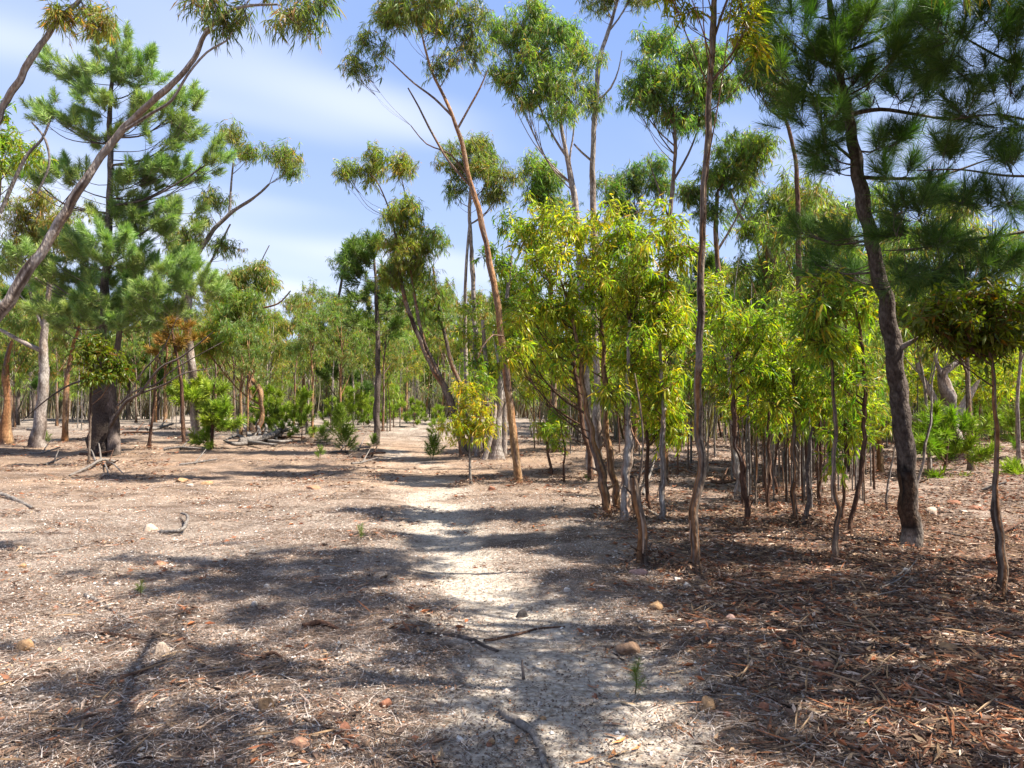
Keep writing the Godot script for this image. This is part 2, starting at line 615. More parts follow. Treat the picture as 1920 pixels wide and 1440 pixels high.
# ------------------------------------------------------------------ sky
func sky_image(sun: Vector3) -> Image:
	var w := 1024
	var h := 512
	var im := Image.create(w, h, false, Image.FORMAT_RGBF)
	for y in h:
		var el := PI * 0.5 - PI * (y + 0.5) / h
		for x in w:
			var az := TAU * ((x + 0.5) / w - 0.5)
			var d := Vector3(cos(el) * sin(az), sin(el), -cos(el) * cos(az))
			var up := maxf(d.y, 0.0)
			var t := pow(1.0 - up, 3.3)
			var c := Color(0.066, 0.124, 0.288).lerp(Color(0.285, 0.335, 0.41), t)
			var towards := maxf(0.0, d.dot(sun))
			c = c.lerp(Color(0.385, 0.395, 0.43), 0.38 * pow(towards, 3.0))
			# thin high cloud, drawn out along one bearing
			var q := Vector3(d.x, 0, d.z) / (up + 0.22)
			var v := nA.get_noise_2d(q.x * 5.0 + q.z * 9.0, q.z * 3.4 - q.x * 2.0) * 0.7 + nB.get_noise_2d(q.x * 2.2 + q.z * 3.4, q.z * 1.6) * 0.5
			var v2 := nA.get_noise_2d(q.x * 2.4 + 50.0, q.z * 2.0 + 9.0)
			var cl := smoothstep(-0.1, 0.6, v + v2 * 0.6) * smoothstep(0.0, 0.12, d.y)
			c = c.lerp(Color(0.35, 0.365, 0.41), cl * 0.7)
			if d.y < 0.0:
				c = c.lerp(Color(0.22, 0.2, 0.17), smoothstep(0.0, -0.08, d.y))
			im.set_pixel(x, y, c)
	return im

# ------------------------------------------------------------------ ground
func ground_color(x: float, z: float, pm: float) -> Color:
	var d := -z
	var soil := Color(0.32, 0.265, 0.225)
	var n := nB.get_noise_2d(x * 3.0, z * 3.0)
	var n2 := nB.get_noise_2d(x * 0.9 + 30.0, z * 0.9)
	var c := soil.lerp(Color(0.20, 0.145, 0.112), clampf(0.5 + n2 * 1.4, 0, 1))
	# pale gravelly left side, brown leaf mould under the gums on the right
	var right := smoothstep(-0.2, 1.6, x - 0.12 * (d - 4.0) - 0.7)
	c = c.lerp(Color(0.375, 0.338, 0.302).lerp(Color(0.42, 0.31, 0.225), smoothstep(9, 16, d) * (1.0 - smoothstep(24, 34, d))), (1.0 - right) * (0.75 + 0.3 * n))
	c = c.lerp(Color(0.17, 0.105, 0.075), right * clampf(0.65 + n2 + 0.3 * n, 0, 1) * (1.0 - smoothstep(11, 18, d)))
	c = c.lerp(Color(0.36, 0.285, 0.24), smoothstep(9, 14, d) * right * 0.85)
	pm *= 1.0 - 0.62 * smoothstep(9.0, 20.0, d)
	var s := smoothstep(0.3, 0.85, pm + 0.55 * n + 0.25 * nB.get_noise_2d(x * 14.0, z * 14.0))
	c = c.lerp(Color(0.50, 0.46, 0.405), s * 0.9)
	var mat := smoothstep(0.05, 0.38, nA.get_noise_2d(x * 5.0 + 80.0, z * 7.0) + 0.4 * nB.get_noise_2d(x * 9.0, z * 12.0))
	c = c.lerp(Color(0.135, 0.10, 0.08), mat * (1.0 - s) * (0.8 - 0.3 * smoothstep(14, 24, d)))
	c *= 1.0 + 0.2 * nB.get_noise_2d(x * 18.0 + 9.0, z * 18.0)
	return c

func build_ground() -> void:
	var xs: Array[float] = []
	var zs: Array[float] = []
	var x := 0.0
	var st := 0.09
	var half: Array[float] = []
	while x < 420.0:
		half.append(x)
		if x > 7.0:
			st *= 1.08
		x += st
	for k in range(half.size() - 1, 0, -1):
		xs.append(-half[k])
	xs.append_array(half)
	var z := 40.0
	while z > -2.0:
		zs.append(z)
		z -= 2.0 if z > 8.0 else 0.5
	st = 0.06
	while z > -430.0:
		zs.append(z)
		if z < -13.0:
			st *= 1.04
		z -= st
	var mb := MB.new()
	var nx := xs.size()
	for zz in zs:
		for xx in xs:
			mb.v.append(Vector3(xx, H(xx, zz), zz))
			mb.c.append(ground_color(xx, zz, path_mask(xx, zz) if absf(xx) < 9.0 and zz > -40.0 else 0.0))
	mb.n.resize(mb.v.size())
	for j in zs.size():
		for k in nx:
			var a := mb.v[j * nx + maxi(k - 1, 0)]
			var b := mb.v[j * nx + mini(k + 1, nx - 1)]
			var c := mb.v[maxi(j - 1, 0) * nx + k]
			var e := mb.v[mini(j + 1, zs.size() - 1) * nx + k]
			mb.n[j * nx + k] = (c - e).cross(b - a).normalized()
	for j in zs.size() - 1:
		for k in nx - 1:
			var A := j * nx + k
			mb.i.append(A); mb.i.append(A + nx); mb.i.append(A + 1)
			mb.i.append(A + 1); mb.i.append(A + nx); mb.i.append(A + nx + 1)
	var o := part("ground", mb, M.ground, self)
	o.set_meta("kind", "structure")
	o.set_meta("label", "sandy woodland ground with a pale footpath worn through it")

# ------------------------------------------------------------------ litter
func litter_patch(kind: String, rad: float) -> ArrayMesh:
	var mb := MB.new()
	match kind:
		"leaves":
			for k in 80:
				var p := Vector3(rf(-1, 1), 0, rf(-1, 1)) * rad
				p.y = rf(0.003, 0.022)
				var a := rf(0, TAU)
				var d := Vector3(cos(a), rf(-0.12, 0.25), sin(a)).normalized()
				var L := 0.018 + 0.07 * pow(rng.randf(), 1.5)
				var w := L * rf(0.14, 0.32)
				if rng.randf() < 0.018:
					L = rf(0.12, 0.26)
					w = rf(0.008, 0.022)
				var s := d.cross(Vector3(rf(-0.5, 0.5), 1, rf(-0.5, 0.5))).normalized() * w * 0.5
				var up := s.cross(d).normalized() * w * rf(-0.5, 0.5)
				var t := rng.randf()
				var c := Color(0.175, 0.078, 0.043)
				if t < 0.20: c = Color(0.31, 0.21, 0.13)
				elif t < 0.48: c = Color(0.13, 0.085, 0.062)
				elif t < 0.64: c = Color(0.055, 0.036, 0.028)
				elif t < 0.70: c = Color(0.44, 0.34, 0.27)
				elif t < 0.80: c = Color(0.25, 0.095, 0.045)
				c *= rf(0.75, 1.2)
				var m := p + d * L * 0.45 + up
				var tip := p + d * L + Vector3(0, rf(-0.004, 0.008), 0)
				mb.tri(p, m + s, m - up * 1.6, c); mb.tri(p, m - up * 1.6, m - s, c)
				mb.tri(m + s, tip, m - up * 1.6, c); mb.tri(m - up * 1.6, tip, m - s, c)
		"needles":
			for k in 60:
				var p := Vector3(rf(-1, 1), 0, rf(-1, 1)) * rad
				p.y = rf(0.003, 0.015)
				var a := rf(0, TAU)
				var d := Vector3(cos(a), rf(-0.05, 0.06), sin(a))
				var L := rf(0.05, 0.17)
				var s := d.cross(Vector3.UP).normalized() * rf(0.0012, 0.003)
				var c := Color(0.20, 0.13, 0.09).lerp(Color(0.065, 0.05, 0.042), rng.randf())
				if rng.randf() < 0.15:
					c = Color(0.40, 0.345, 0.305)
				var m := p + d * L * 0.5 + Vector3(rf(-1, 1), 0, rf(-1, 1)) * L * 0.08 + Vector3.UP * 0.003
				mb.tri(p - s, m, p + s, c); mb.tri(p + s, m + s, m - s * 0.2, c)
				mb.tri(m - s, p + d * L, m + s, c)
		"gravel":
			for k in 70:
				var p := Vector3(rf(-1, 1), 0, rf(-1, 1)) * rad
				var r := rf(0.003, 0.008) if rng.randf() < 0.9 else rf(0.008, 0.014)
				var t := rng.randf()
				var c := Color(0.38, 0.33, 0.285)
				if t < 0.035: c = Color(0.55, 0.52, 0.48)
				elif t < 0.5: c = Color(0.30, 0.235, 0.19)
				elif t < 0.62: c = Color(0.34, 0.17, 0.095)
				elif t < 0.8: c = Color(0.14, 0.115, 0.10)
				c *= rf(0.8, 1.15)
				pebble(mb, p + Vector3.UP * r * 0.25, r, c)
		"crumbs":
			for k in 34:
				var p := Vector3(rf(-1, 1), 0, rf(-1, 1)) * rad
				var r := rf(0.003, 0.008)
				var c := Color(0.05, 0.04, 0.035).lerp(Color(0.19, 0.13, 0.09), rng.randf())
				if rng.randf() < 0.4:
					var a := rf(0, TAU)
					var d := Vector3(cos(a), 0.05, sin(a)) * rf(0.015, 0.05)
					var s := d.cross(Vector3.UP).normalized() * rf(0.0015, 0.003)
					mb.tri(p + Vector3.UP * 0.002 - s, p + d + Vector3.UP * 0.006, p + s + Vector3.UP * 0.004, c)
				else:
					pebble(mb, p + Vector3.UP * r * 0.2, r, c)
	return mb.mesh()

func pebble(mb: MB, p: Vector3, r: float, c: Color) -> void:
	var a := rf(0, TAU)
	var q: Array[Vector3] = []
	for k in 4:
		q.append(p + Vector3(cos(a + k * PI * 0.5) * r * rf(0.8, 1.3), rf(-0.3, 0.2) * r, sin(a + k * PI * 0.5) * r * rf(0.8, 1.3)))
	var top := p + Vector3(rf(-0.4, 0.4), rf(0.5, 0.9), rf(-0.4, 0.4)) * r
	for k in 4:
		mb.tri(top, q[k], q[(k + 1) % 4], c)

func scatter_litter() -> void:
	rng.seed = 77
	var kinds := ["leaves", "needles", "gravel", "crumbs"]
	var called := {"leaves": "leaf_litter", "needles": "pine_needle_litter", "gravel": "gravel", "crumbs": "bark_crumbs"}
	var text := {"leaves": "dry brown and orange gum leaves lying thick on the woodland floor", "needles": "fallen pine needles and fine twigs strewn over the ground", "gravel": "small pale pebbles and grit covering the bare ground", "crumbs": "dark specks of bark and charcoal scattered over the sandy path"}
	for kd in kinds:
		for v in 3:
			var tr: Array = []
			var cols: Array = []
			var mesh := litter_patch(kd, 0.28)
			var n: int = {"leaves": 4300, "needles": 4200, "gravel": 3600, "crumbs": 2300}[kd]
			for k in n:
				var d := 2.2 + pow(rng.randf(), 1.8) * 34.0
				var x := rf(-1, 1) * (d * 0.80 + 0.8)
				var z := -d
				var pm := path_mask(x, z)
				var right := smoothstep(-0.2, 1.6, x - 0.12 * (d - 4.0) - 0.7)
				var nn := nB.get_noise_2d(x * 2.0 + v * 13.0, z * 2.0)
				var want := 0.0
				match kd:
					"leaves": want = (0.02 + 0.75 * right + nn * (0.15 + 0.9 * right) + 0.05 * smoothstep(9, 15, d) - 0.4 * right * smoothstep(9.5, 14, d)) * (1.0 - smoothstep(0.15, 0.6, pm)) + 0.015
					"needles": want = (0.75 - 0.5 * right + nn * 0.6) * (1.0 - 0.92 * smoothstep(0.2, 0.75, pm))
					"gravel": want = (0.9 - 0.75 * right + nn * 0.5) * (1.0 - smoothstep(10, 18, d)) * (1.0 - 0.85 * smoothstep(0.4, 0.9, pm))
					"crumbs": want = 0.2 + 0.8 * pm
				if rng.randf() > want:
					continue
				var s := rf(0.8, 1.25) * (1.0 + maxf(0.0, d - 9.0) * 0.05)
				var hx := (H(x + 0.15, z) - H(x - 0.15, z)) / 0.3
				var hz := (H(x, z + 0.15) - H(x, z - 0.15)) / 0.3
				var b := frame_y(Vector3(-hx, 1, -hz), rf(0, TAU)).scaled(Vector3(s, s, s))
				tr.append(Transform3D(b, Vector3(x, H(x, z) + 0.002, z)))
				var q := rf(0.85, 1.15)
				cols.append(Color(q, q, q))
			if kd == "leaves":   # litter heaped round the feet of the trunks
				for q in bases:
					for k in 3:
						var aa := rf(0, TAU)
						var rr := rf(0.05, 0.45)
						var x: float = q.x + cos(aa) * rr
						var z: float = q.z + sin(aa) * rr
						var s := rf(0.55, 0.95)
						tr.append(Transform3D(frame_y(Vector3(cos(aa) * 0.25, 1, sin(aa) * 0.25), rf(0, TAU)).scaled(Vector3(s, s * 1.6, s)), Vector3(x, H(x, z) + 0.03 * (1.0 - rr * 2.0) + 0.004, z)))
						cols.append(Color(0.9, 0.85, 0.8))
			var o := copies(called[kd], mesh, M.dry, tr, cols, self)
			o.set_meta("label", text[kd])
			o.set_meta("category", "litter")
			o.set_meta("group", text[kd])

# ------------------------------------------------------------------ stones, sticks, fallen leaves
func rock(label: String, px: float, py: float, wpx: float, hpx: float, col: Color, group := "stones lying on the ground") -> void:
	rng.seed = hash(label) + int(px)
	var g := ground(px, py)
	var dep := -(g.z - EYE.z)
	var rx := wpx * dep / F * 0.5
	var ry := hpx * dep / F * 0.62
	var o := MeshInstance3D.new()
	o.name = numbered("stone")
	add_child(o)
	tag(o, label, "stone", group)
	o.position = g + Vector3(0, ry * 0.2, 0)
	o.rotation.y = rf(0, TAU)
	o.material_override = M.stone
	var st := SurfaceTool.new()
	st.begin(Mesh.PRIMITIVE_TRIANGLES)
	var n := 9
	var m := 16
	var off := rf(0, 90)
	var cuts: Array = []
	for k in 13:
		cuts.append([rdir(), rf(0.5, 0.82)])
	for j in n + 1:
		for k in m + 1:
			var th := PI * j / n
			var ph := TAU * (k % m) / m
			var d := Vector3(sin(th) * cos(ph), cos(th), sin(th) * sin(ph))
			var q := d * (1.0 + 0.12 * nA.get_noise_3d(d.x * 9 + off, d.y * 9, d.z * 9))
			for c in cuts:
				var over: float = q.dot(c[0]) - c[1]
				if over > 0:
					q -= c[0] * over * 0.97
			var e := 1.0 + 0.2 * nB.get_noise_3d(d.x * 8 + off, d.y * 8, d.z * 8)
			st.set_color(col * e)
			st.add_vertex(q * Vector3(rx, ry, rx * 0.8) * 1.18)
	for j in n:
		for k in m:
			var a := j * (m + 1) + k
			st.add_index(a); st.add_index(a + m + 1); st.add_index(a + 1)
			st.add_index(a + 1); st.add_index(a + m + 1); st.add_index(a + m + 2)
	st.generate_normals()
	o.mesh = st.commit()

func stick(label: String, line: Array, wpx: float, kind: int, group := "fallen sticks on the ground", called := "fallen_stick", forks: Array = []) -> void:
	rng.seed = hash(label)
	var pts: Array = []
	var w: Array = []
	var g0 := ground(line[0][0], line[0][1])
	var dep := -g0.z
	for k in line.size():
		var g := ground(line[k][0], line[k][1])
		var r: float = wpx * dep / F * 0.5 * lerpf(1.0, 0.5, float(k) / maxi(1, line.size() - 1))
		pts.append(g + Vector3(0, r * 0.8 + (line[k][2] if line[k].size() > 2 else 0.0), 0) - g0)
		w.append(r)
	var sl := smooth_line(pts, w, 0.04)
	var sp: PackedVector3Array = sl[0]
	for k in sp.size():
		var amp: float = sl[1][k] * 0.8
		sp[k] += Vector3(nC.get_noise_2d(k * 0.6, rf(0, 0.1)), 0.3 * nC.get_noise_2d(k * 0.6, 30.0), nC.get_noise_2d(k * 0.6, 60.0)) * amp
	var mb := MB.new()
	tube(mb, sp, sl[1], 7, kind, rf(0, 40), 0.3)
	if forks.is_empty():
		var o := part(called, mb, M.bark, self)
		o.position = g0
		tag(o, label, "stick", group)
		return
	var root := thing(called, label, "stick", g0, group)
	part("stem", mb, M.bark, root)
	for f in forks:
		var fp: Array = []
		var fw: Array = []
		for k in f.size():
			var g := ground(f[k][0], f[k][1])
			fp.append(g + Vector3(0, w[0] * 0.9 + (f[k][2] if f[k].size() > 2 else 0.0), 0) - g0)
			fw.append(w[0] * lerpf(0.6, 0.25, float(k) / (f.size() - 1)))
		var fm := MB.new()
		var fl := smooth_line(fp, fw, 0.05)
		tube(fm, fl[0], fl[1], 6, kind, rf(0, 40), 0.3)
		part("twig", fm, M.bark, root)

func fallen_leaf(label: String, px: float, py: float, ln: float, ang: float, col: Color, lift := 0.012) -> void:
	rng.seed = int(px * 13 + py)
	var g := ground(px, py)
	var mb := MB.new()
	var d := Vector3(cos(ang), 0.0, sin(ang))
	var s := d.cross(Vector3.UP)
	var w := ln * rf(0.17, 0.24)
	var rows := 6
	var prev: Array = []
	for k in rows + 1:
		var t := float(k) / rows
		var hw := w * 0.5 * pow(sin(PI * clampf(t * 0.94 + 0.03, 0, 1)), 0.8)
		var c := d * ln * (t - 0.5) + s * ln * 0.09 * sin(t * 3.0) + Vector3.UP * (lift * (0.5 + 1.2 * absf(t - 0.45)))
		var row: Array = [c + s * hw + Vector3.UP * hw * 0.45, c, c - s * hw + Vector3.UP * hw * 0.3]
		if k > 0:
			for e in 2:
				mb.tri(prev[e], row[e], prev[e + 1], col * rf(0.88, 1.1))
				mb.tri(prev[e + 1], row[e], row[e + 1], col * rf(0.88, 1.1))
		prev = row
	var o := part("fallen_leaf", mb, M.dry, self)
	o.position = g
	tag(o, label, "leaf", "dry leaves lying singly on the ground")

func seedling(label: String, px: float, py: float, hpx: float, kind: String, group := "pine seedlings") -> void:
	rng.seed = hash(label) + int(px)
	var g := ground(px, py)
	var h := hpx * (-g.z) / F
	var root := thing("pine_seedling", label, "seedling", g, group)
	var mb := MB.new()
	var bend := Vector3(rf(-0.08, 0.08), 0, rf(-0.08, 0.08)) * h
	tube(mb, PackedVector3Array([Vector3(0, -0.02, 0), Vector3(0, h * 0.4, 0) + bend, Vector3(0, h * 0.8, 0) + bend]), PackedFloat32Array([0.012 * h + 0.002, 0.009 * h + 0.002, 0.004 * h + 0.001]), 6, 3)
	part("stem", mb, M.bark, root)
	var tr: Array = []
	var cols: Array = []
	var n := int(clampf(h * 26.0, 3, 46))
	for k in n:
		var t := 1.0 - pow(float(k) / n, 1.3) * 0.85
		var a := k * 2.4 + rf(-0.4, 0.4)
		var out := (1.0 - t) * 0.30 * h
		var s := minf(1.15, h * 1.7) * rf(0.75, 1.1)
		var dir := Vector3(cos(a) * (1.2 - t), 0.8, sin(a) * (1.2 - t)).normalized()
		tr.append(Transform3D(frame_y(dir, rf(0, TAU)).scaled(Vector3(s, s, s)), Vector3(cos(a) * out, h * t * 0.8, sin(a) * out) + bend * t))
		var q := rf(0.95, 1.5)
		cols.append(Color(q * 1.05, q * 1.05, q * 0.5))
	copies("crown", puffs[kind], M.needle, tr, cols, root)

# ------------------------------------------------------------------ the far woodland
func pole_tree(called: String, label: String, h: float, r: float, lean: float, lobes: int, kind: String, bark_kind: int, spread: float, low: float, tint: Color, size: float, dens := 1.0) -> Node3D:
	rng.seed = hash(label)
	var root := thing(called, label, "tree", Vector3.ZERO)
	var mb := MB.new()
	var P: Array = []
	var W: Array = []
	for k in 7:
		var t := k / 6.0
		P.append(Vector3(lean * h * t * t + rf(-0.03, 0.03) * h * t * 0.6, h * t * 0.94 - 0.05, rf(-0.03, 0.03) * h * t * 0.6))
		W.append(r * (1.0 - 0.8 * t))
	var sl := smooth_line(P, W, 0.3)
	tube(mb, sl[0], sl[1], 7, bark_kind, rf(0, 40), 0.2, 0.3)
	part("trunk", mb, M.pine_bark if bark_kind == 2 else M.bark, root)
	var tr := {}
	var cols := {}
	var twm := MB.new()
	for k in lobes:
		var t := lerpf(low, 1.0, (k + 0.5) / lobes)
		var a := k * 2.4 + rf(-0.5, 0.5)
		var out := spread * rf(0.5, 1.0) * (1.15 - 0.75 * absf(t - 0.7)) if kind != "pinefar" else spread * (1.15 - t)
		var st: Vector3 = sl[0][int((sl[0].size() - 1) * clampf(t - 0.18, 0.1, 1.0))]
		var c := Vector3(cos(a) * out, h * t, sin(a) * out) + Vector3(lean * h * t * t, 0, 0)
		var R := spread * rf(0.36, 0.62)
		tube(twm, PackedVector3Array([st, (st + c) * 0.5 + Vector3.DOWN * 0.12, c]), PackedFloat32Array([r * 0.4, r * 0.28, 0.006]), 4, bark_kind, k)
		var tips := lobe(tr, cols, kind, c, Vector3(R, R * 0.72, R), dens, size, tint, st)
		for j in mini(tips.size(), 4):
			tube(twm, PackedVector3Array([c, (c + tips[j]) * 0.5, tips[j]]), PackedFloat32Array([0.01, 0.008, 0.004]), 3, bark_kind, k, 0.0)
	if lobes > 0:
		part("branches", twm, M.bark, root, true)
	put_crown(root, tr, cols)
	return root

func landmark(px: float) -> String:
	var marks := [[130, "far left of the double-trunked pine"], [330, "behind the double-trunked left pine"], [450, "behind the round bushy young pine"], [600, "behind the grey driftwood"], [680, "just left of the slender dark pine"], [780, "just right of the slender dark pine"], [900, "beyond the leaning forked gum"], [1010, "beyond the orange-tan gum"], [1150, "in the gap before the yellow-green clump"], [1320, "behind the yellow-green clump"], [1430, "right of the winding trunk"], [1540, "behind the burnt stub"], [1650, "just left of the burnt-footed pine"], [1760, "just right of the burnt-footed pine"], [1880, "between pine and right edge"]]
	for m in marks:
		if px < m[0]:
			return m[1]
	return "beyond the right edge sapling"

func size_word(s: float) -> String:
	return "short" if s < 0.75 else ("middling" if s < 0.95 else ("tall" if s < 1.15 else "very tall"))

var first_use := {}
func plant(proto: Node3D, pos: Vector3, s: float, turn: float, label: String, group: String) -> void:
	var o: Node3D = proto
	if first_use.has(proto):
		o = proto.duplicate()
		o.name = numbered(String(first_use[proto]))
		add_child(o)
	else:
		first_use[proto] = String(proto.name).rstrip("0123456789").trim_suffix("_")
	o.position = pos
	o.rotation.y = turn
	o.scale = Vector3(s, s, s)
	o.set_meta("label", label)
	o.set_meta("group", group)

func far_woodland() -> void:
	var gum_a := pole_tree("gum_tree", "proto a", 7.2, 0.085, 0.05, 7, "gum", 0, 1.15, 0.55, Color(1.0, 1.0, 0.95), 1.5)
	var gum_b := pole_tree("gum_tree", "proto b", 6.4, 0.07, -0.08, 6, "gum", 1, 1.0, 0.60, Color(1.2, 1.1, 0.9), 1.5)
	var gum_c := pole_tree("gum_tree", "proto c", 8.2, 0.10, 0.02, 8, "gum", 5, 1.3, 0.5, Color(0.9, 0.98, 0.95), 1.6)
	var pine_a := pole_tree("pine_tree", "proto d", 7.5, 0.11, 0.0, 13, "pinefar", 2, 1.5, 0.32, Color(0.8, 0.88, 0.75), 1.9)
	var sap_a := pole_tree("gum_sapling", "proto e", 3.6, 0.024, 0.06, 8, "sap", 0, 0.55, 0.5, Color(0.95, 0.98, 0.9), 1.2)
	var sap_b := pole_tree("gum_sapling", "proto f", 4.4, 0.028, -0.05, 8, "gum", 1, 0.6, 0.4, Color(1.25, 1.2, 0.85), 1.3)
	var bare := pole_tree("bare_pole_tree", "proto g", 4.6, 0.026, 0.04, 0, "gum", 4, 0.5, 0.6, Color.WHITE, 1.0)
	var bare_b := pole_tree("bare_pole_tree", "proto h", 3.6, 0.026, -0.09, 1, "gum", 3, 0.4, 0.9, Color.WHITE, 1.0, 0.5)
	var yp := pole_tree("young_pine", "proto i", 2.0, 0.03, 0.0, 9, "pinefar", 3, 0.62, 0.12, Color(1.8, 1.75, 0.65), 1.25)
	rng.seed = 4242
	# the belt of trees that closes the clearing on the left and ahead
	for k in 74:
		var px := rf(-120, 1010)
		var d := rf(36, 66)
		if px > 700 and px < 850 and d < 46:
			d += 12
		var p := Vector3((px - 960) / F * d, 0, -d)
		p.y = H(p.x, p.z)
		var pr: Node3D = [gum_a, gum_b, gum_c, pine_a, gum_b, gum_a][k % 6]
		var hh: float = {gum_a: 7.2, gum_b: 6.4, gum_c: 8.2, pine_a: 7.5}[pr]
		var top := 548.0 + rf(-15, 60) if px > 400 and px < 660 else rf(500, 620)
		var want := (760.0 - top) / F * d + 1.62 - p.y
		var s := clampf(want / hh, 0.55, 1.45)
		var nm := "dark pine" if pr == pine_a else ("pale-stemmed gum" if pr == gum_b else ("orange-stemmed gum" if pr == gum_c else "grey-stemmed gum"))
		var where := "closing the left of the clearing" if px < 420 else ("where the path runs into the woods" if px > 640 else "behind the grey driftwood")
		plant(pr, p, s, rf(0, TAU), "%s in the treeline, %s, %s" % [nm, size_word(s), landmark(px)], "%ss of the treeline" % nm)
	for k in 84:
		var px := rf(-60, 1000)
		var d := rf(33, 58)
		var p := Vector3((px - 960) / F * d, 0, -d)
		p.y = H(p.x, p.z)
		var pr: Node3D = [bare, sap_b, bare_b, bare, sap_b][k % 5]
		var nm := "thin leafy sapling" if pr == sap_b else ("thin pale bare pole" if pr == bare else "thin brown bare pole")
		var sz := rf(0.8, 1.25)
		plant(pr, p, sz, rf(0, TAU), "%s of the treeline, %s, %s" % [nm, size_word(sz), landmark(px)], "%ss of the treeline" % nm)
	# young pines along its foot
	for k in 17:
		var px: float = [rf(430, 800), rf(500, 860), rf(380, 700), rf(640, 800)][k % 4]
		var d := rf(27, 40)
		if px > 740 and d < 31:
			d += 8
		var p := Vector3((px - 960) / F * d, 0, -d)
		p.y = H(p.x, p.z)
		var sz := rf(0.5, 1.05)
		plant(yp, p, sz, rf(0, TAU), "green young pine at the treeline's foot, %s, %s" % [size_word(sz), landmark(px)], "young pines at the foot of the treeline")
	# the thicket on the right
	for k in 205:
		var px := rf(1000, 2050) if k < 110 else rf(1370, 1670)
		var d := 14.5 + pow(rng.randf(), 1.3) * 22.0 if k < 110 else rf(11.5, 18.0)
		if px > 1640 and d < 22:
			d += 9
		if px < 1160 and d < 20:
			d += 8
		var p := Vector3((px - 960) / F * d, 0, -d)
		p.y = H(p.x, p.z)
		var pr: Node3D = [bare, sap_a, bare_b, sap_b, bare, bare_b, sap_a][k % 7] if k < 110 else [bare, bare_b, sap_a, bare, bare_b, sap_b, bare][k % 7]
		var nm: String = {bare: "thin pale bare pole", bare_b: "thin brown bare pole", sap_a: "slim yellow-green sapling", sap_b: "slim grey-green sapling"}[pr]
		var where := "in the thicket right of the forked gums" if px < 1640 else "beyond the leaning pine on the right"
		var sz := rf(0.7, 1.25) if k < 110 else rf(0.55, 0.85)
		plant(pr, p, sz, rf(0, TAU), "%s, %s, %s, %s" % [nm, size_word(sz), "deep in thicket" if d > 20 else "at thicket front", landmark(px)], "%ss of the thicket" % nm)
	for k in 44:
		var px := rf(1000, 2100)
		var d := rf(24, 50)
		var p := Vector3((px - 960) / F * d, 0, -d)
		p.y = H(p.x, p.z)
		var pr: Node3D = [gum_a, gum_b, pine_a, gum_c][k % 4]
		var hh: float = {gum_a: 7.2, gum_b: 6.4, gum_c: 8.2, pine_a: 7.5}[pr]
		var want := (760.0 - rf(470, 640)) / F * d + 1.62 - p.y
		var nm := "dark pine" if pr == pine_a else ("pale-stemmed gum" if pr == gum_b else ("orange-stemmed gum" if pr == gum_c else "grey-stemmed gum"))
		plant(pr, p, clampf(want / hh, 0.5, 1.2), rf(0, TAU), "%s deep behind the thicket, %s" % [nm, landmark(px)], "%ss behind the thicket" % nm)
	for k in 16:
		var px := rf(1640, 2050)
		var d := rf(20, 34)
		if px > 1680 and px < 1850:
			d += 8.0
		var p := Vector3((px - 960) / F * d, 0, -d)
		p.y = H(p.x, p.z)
		var sz := rf(0.7, 1.3)
		plant(yp, p, sz, rf(0, TAU), "%s bright young pine %s" % [size_word(sz), landmark(px)], "young pines beyond the leaning pine")
	for k in 26:
		var px := rf(385, 720) if k < 12 else (rf(1330, 1640) if k < 21 else rf(1640, 1920))
		var d := rf(28, 40) if k < 12 else rf(17, 26)
		var p := Vector3((px - 960) / F * d, 0, -d)
		p.y = H(p.x, p.z)
		var pr: Node3D = [gum_b, gum_a, gum_c][k % 3]
		var hh: float = {gum_a: 7.2, gum_b: 6.4, gum_c: 8.2}[pr]
		var top := rf(535, 620) if k < 12 else rf(330, 520)
		var s := clampf(((760.0 - top) / F * d + 1.62 - p.y) / hh, 0.45, 1.3)
		plant(pr, p, s, rf(0, TAU), "slim %s gum, %s, %s" % [{gum_a: "grey", gum_b: "pale", gum_c: "orange-stemmed"}[pr], size_word(s), landmark(px)], "slim taller gums between the treeline and the clearing")
	# what lies farther off reads as one mass
	var mb := MB.new()
	for k in 60:
		var d := rdir()
		var c := Vector3(0, 4.6, 0) + d * Vector3(1.7, 1.9, 1.7) * pow(rng.randf(), 0.4)
		for j in 9:
			leaf(mb, c + rdir() * 0.3, (rdir() + Vector3.DOWN * 0.4).normalized(), rf(0.3, 0.5), rf(0.10, 0.16), leaf_col("gum") * 0.9, 0.2, false)
	tube(mb, PackedVector3Array([Vector3.ZERO, Vector3(0.05, 2.4, 0), Vector3(0, 5, 0.1)]), PackedFloat32Array([0.12, 0.10, 0.04]), 5, 1)
	scrub()
	var tr: Array = []
	var cols: Array = []
	for k in 1900:
		var a := rf(-1.25, 1.25)
		var d := rf(60, 190)
		var p := Vector3(sin(a) * d, 0, -cos(a) * d)
		p.y = H(p.x, p.z)
		var s := rf(0.75, 1.25)
		tr.append(Transform3D(Basis(Vector3.UP, rf(0, TAU)).scaled(Vector3(s, s * rf(0.9, 1.2), s)), p))
		var q := rf(0.7, 1.15)
		cols.append(Color(q * rf(0.9, 1.15), q, q))
	var far := copies("distant_woodland", mb.mesh(), M.leaf, tr, cols, self)
	far.set_meta("label", "distant woodland closing the view behind the nearer trees")

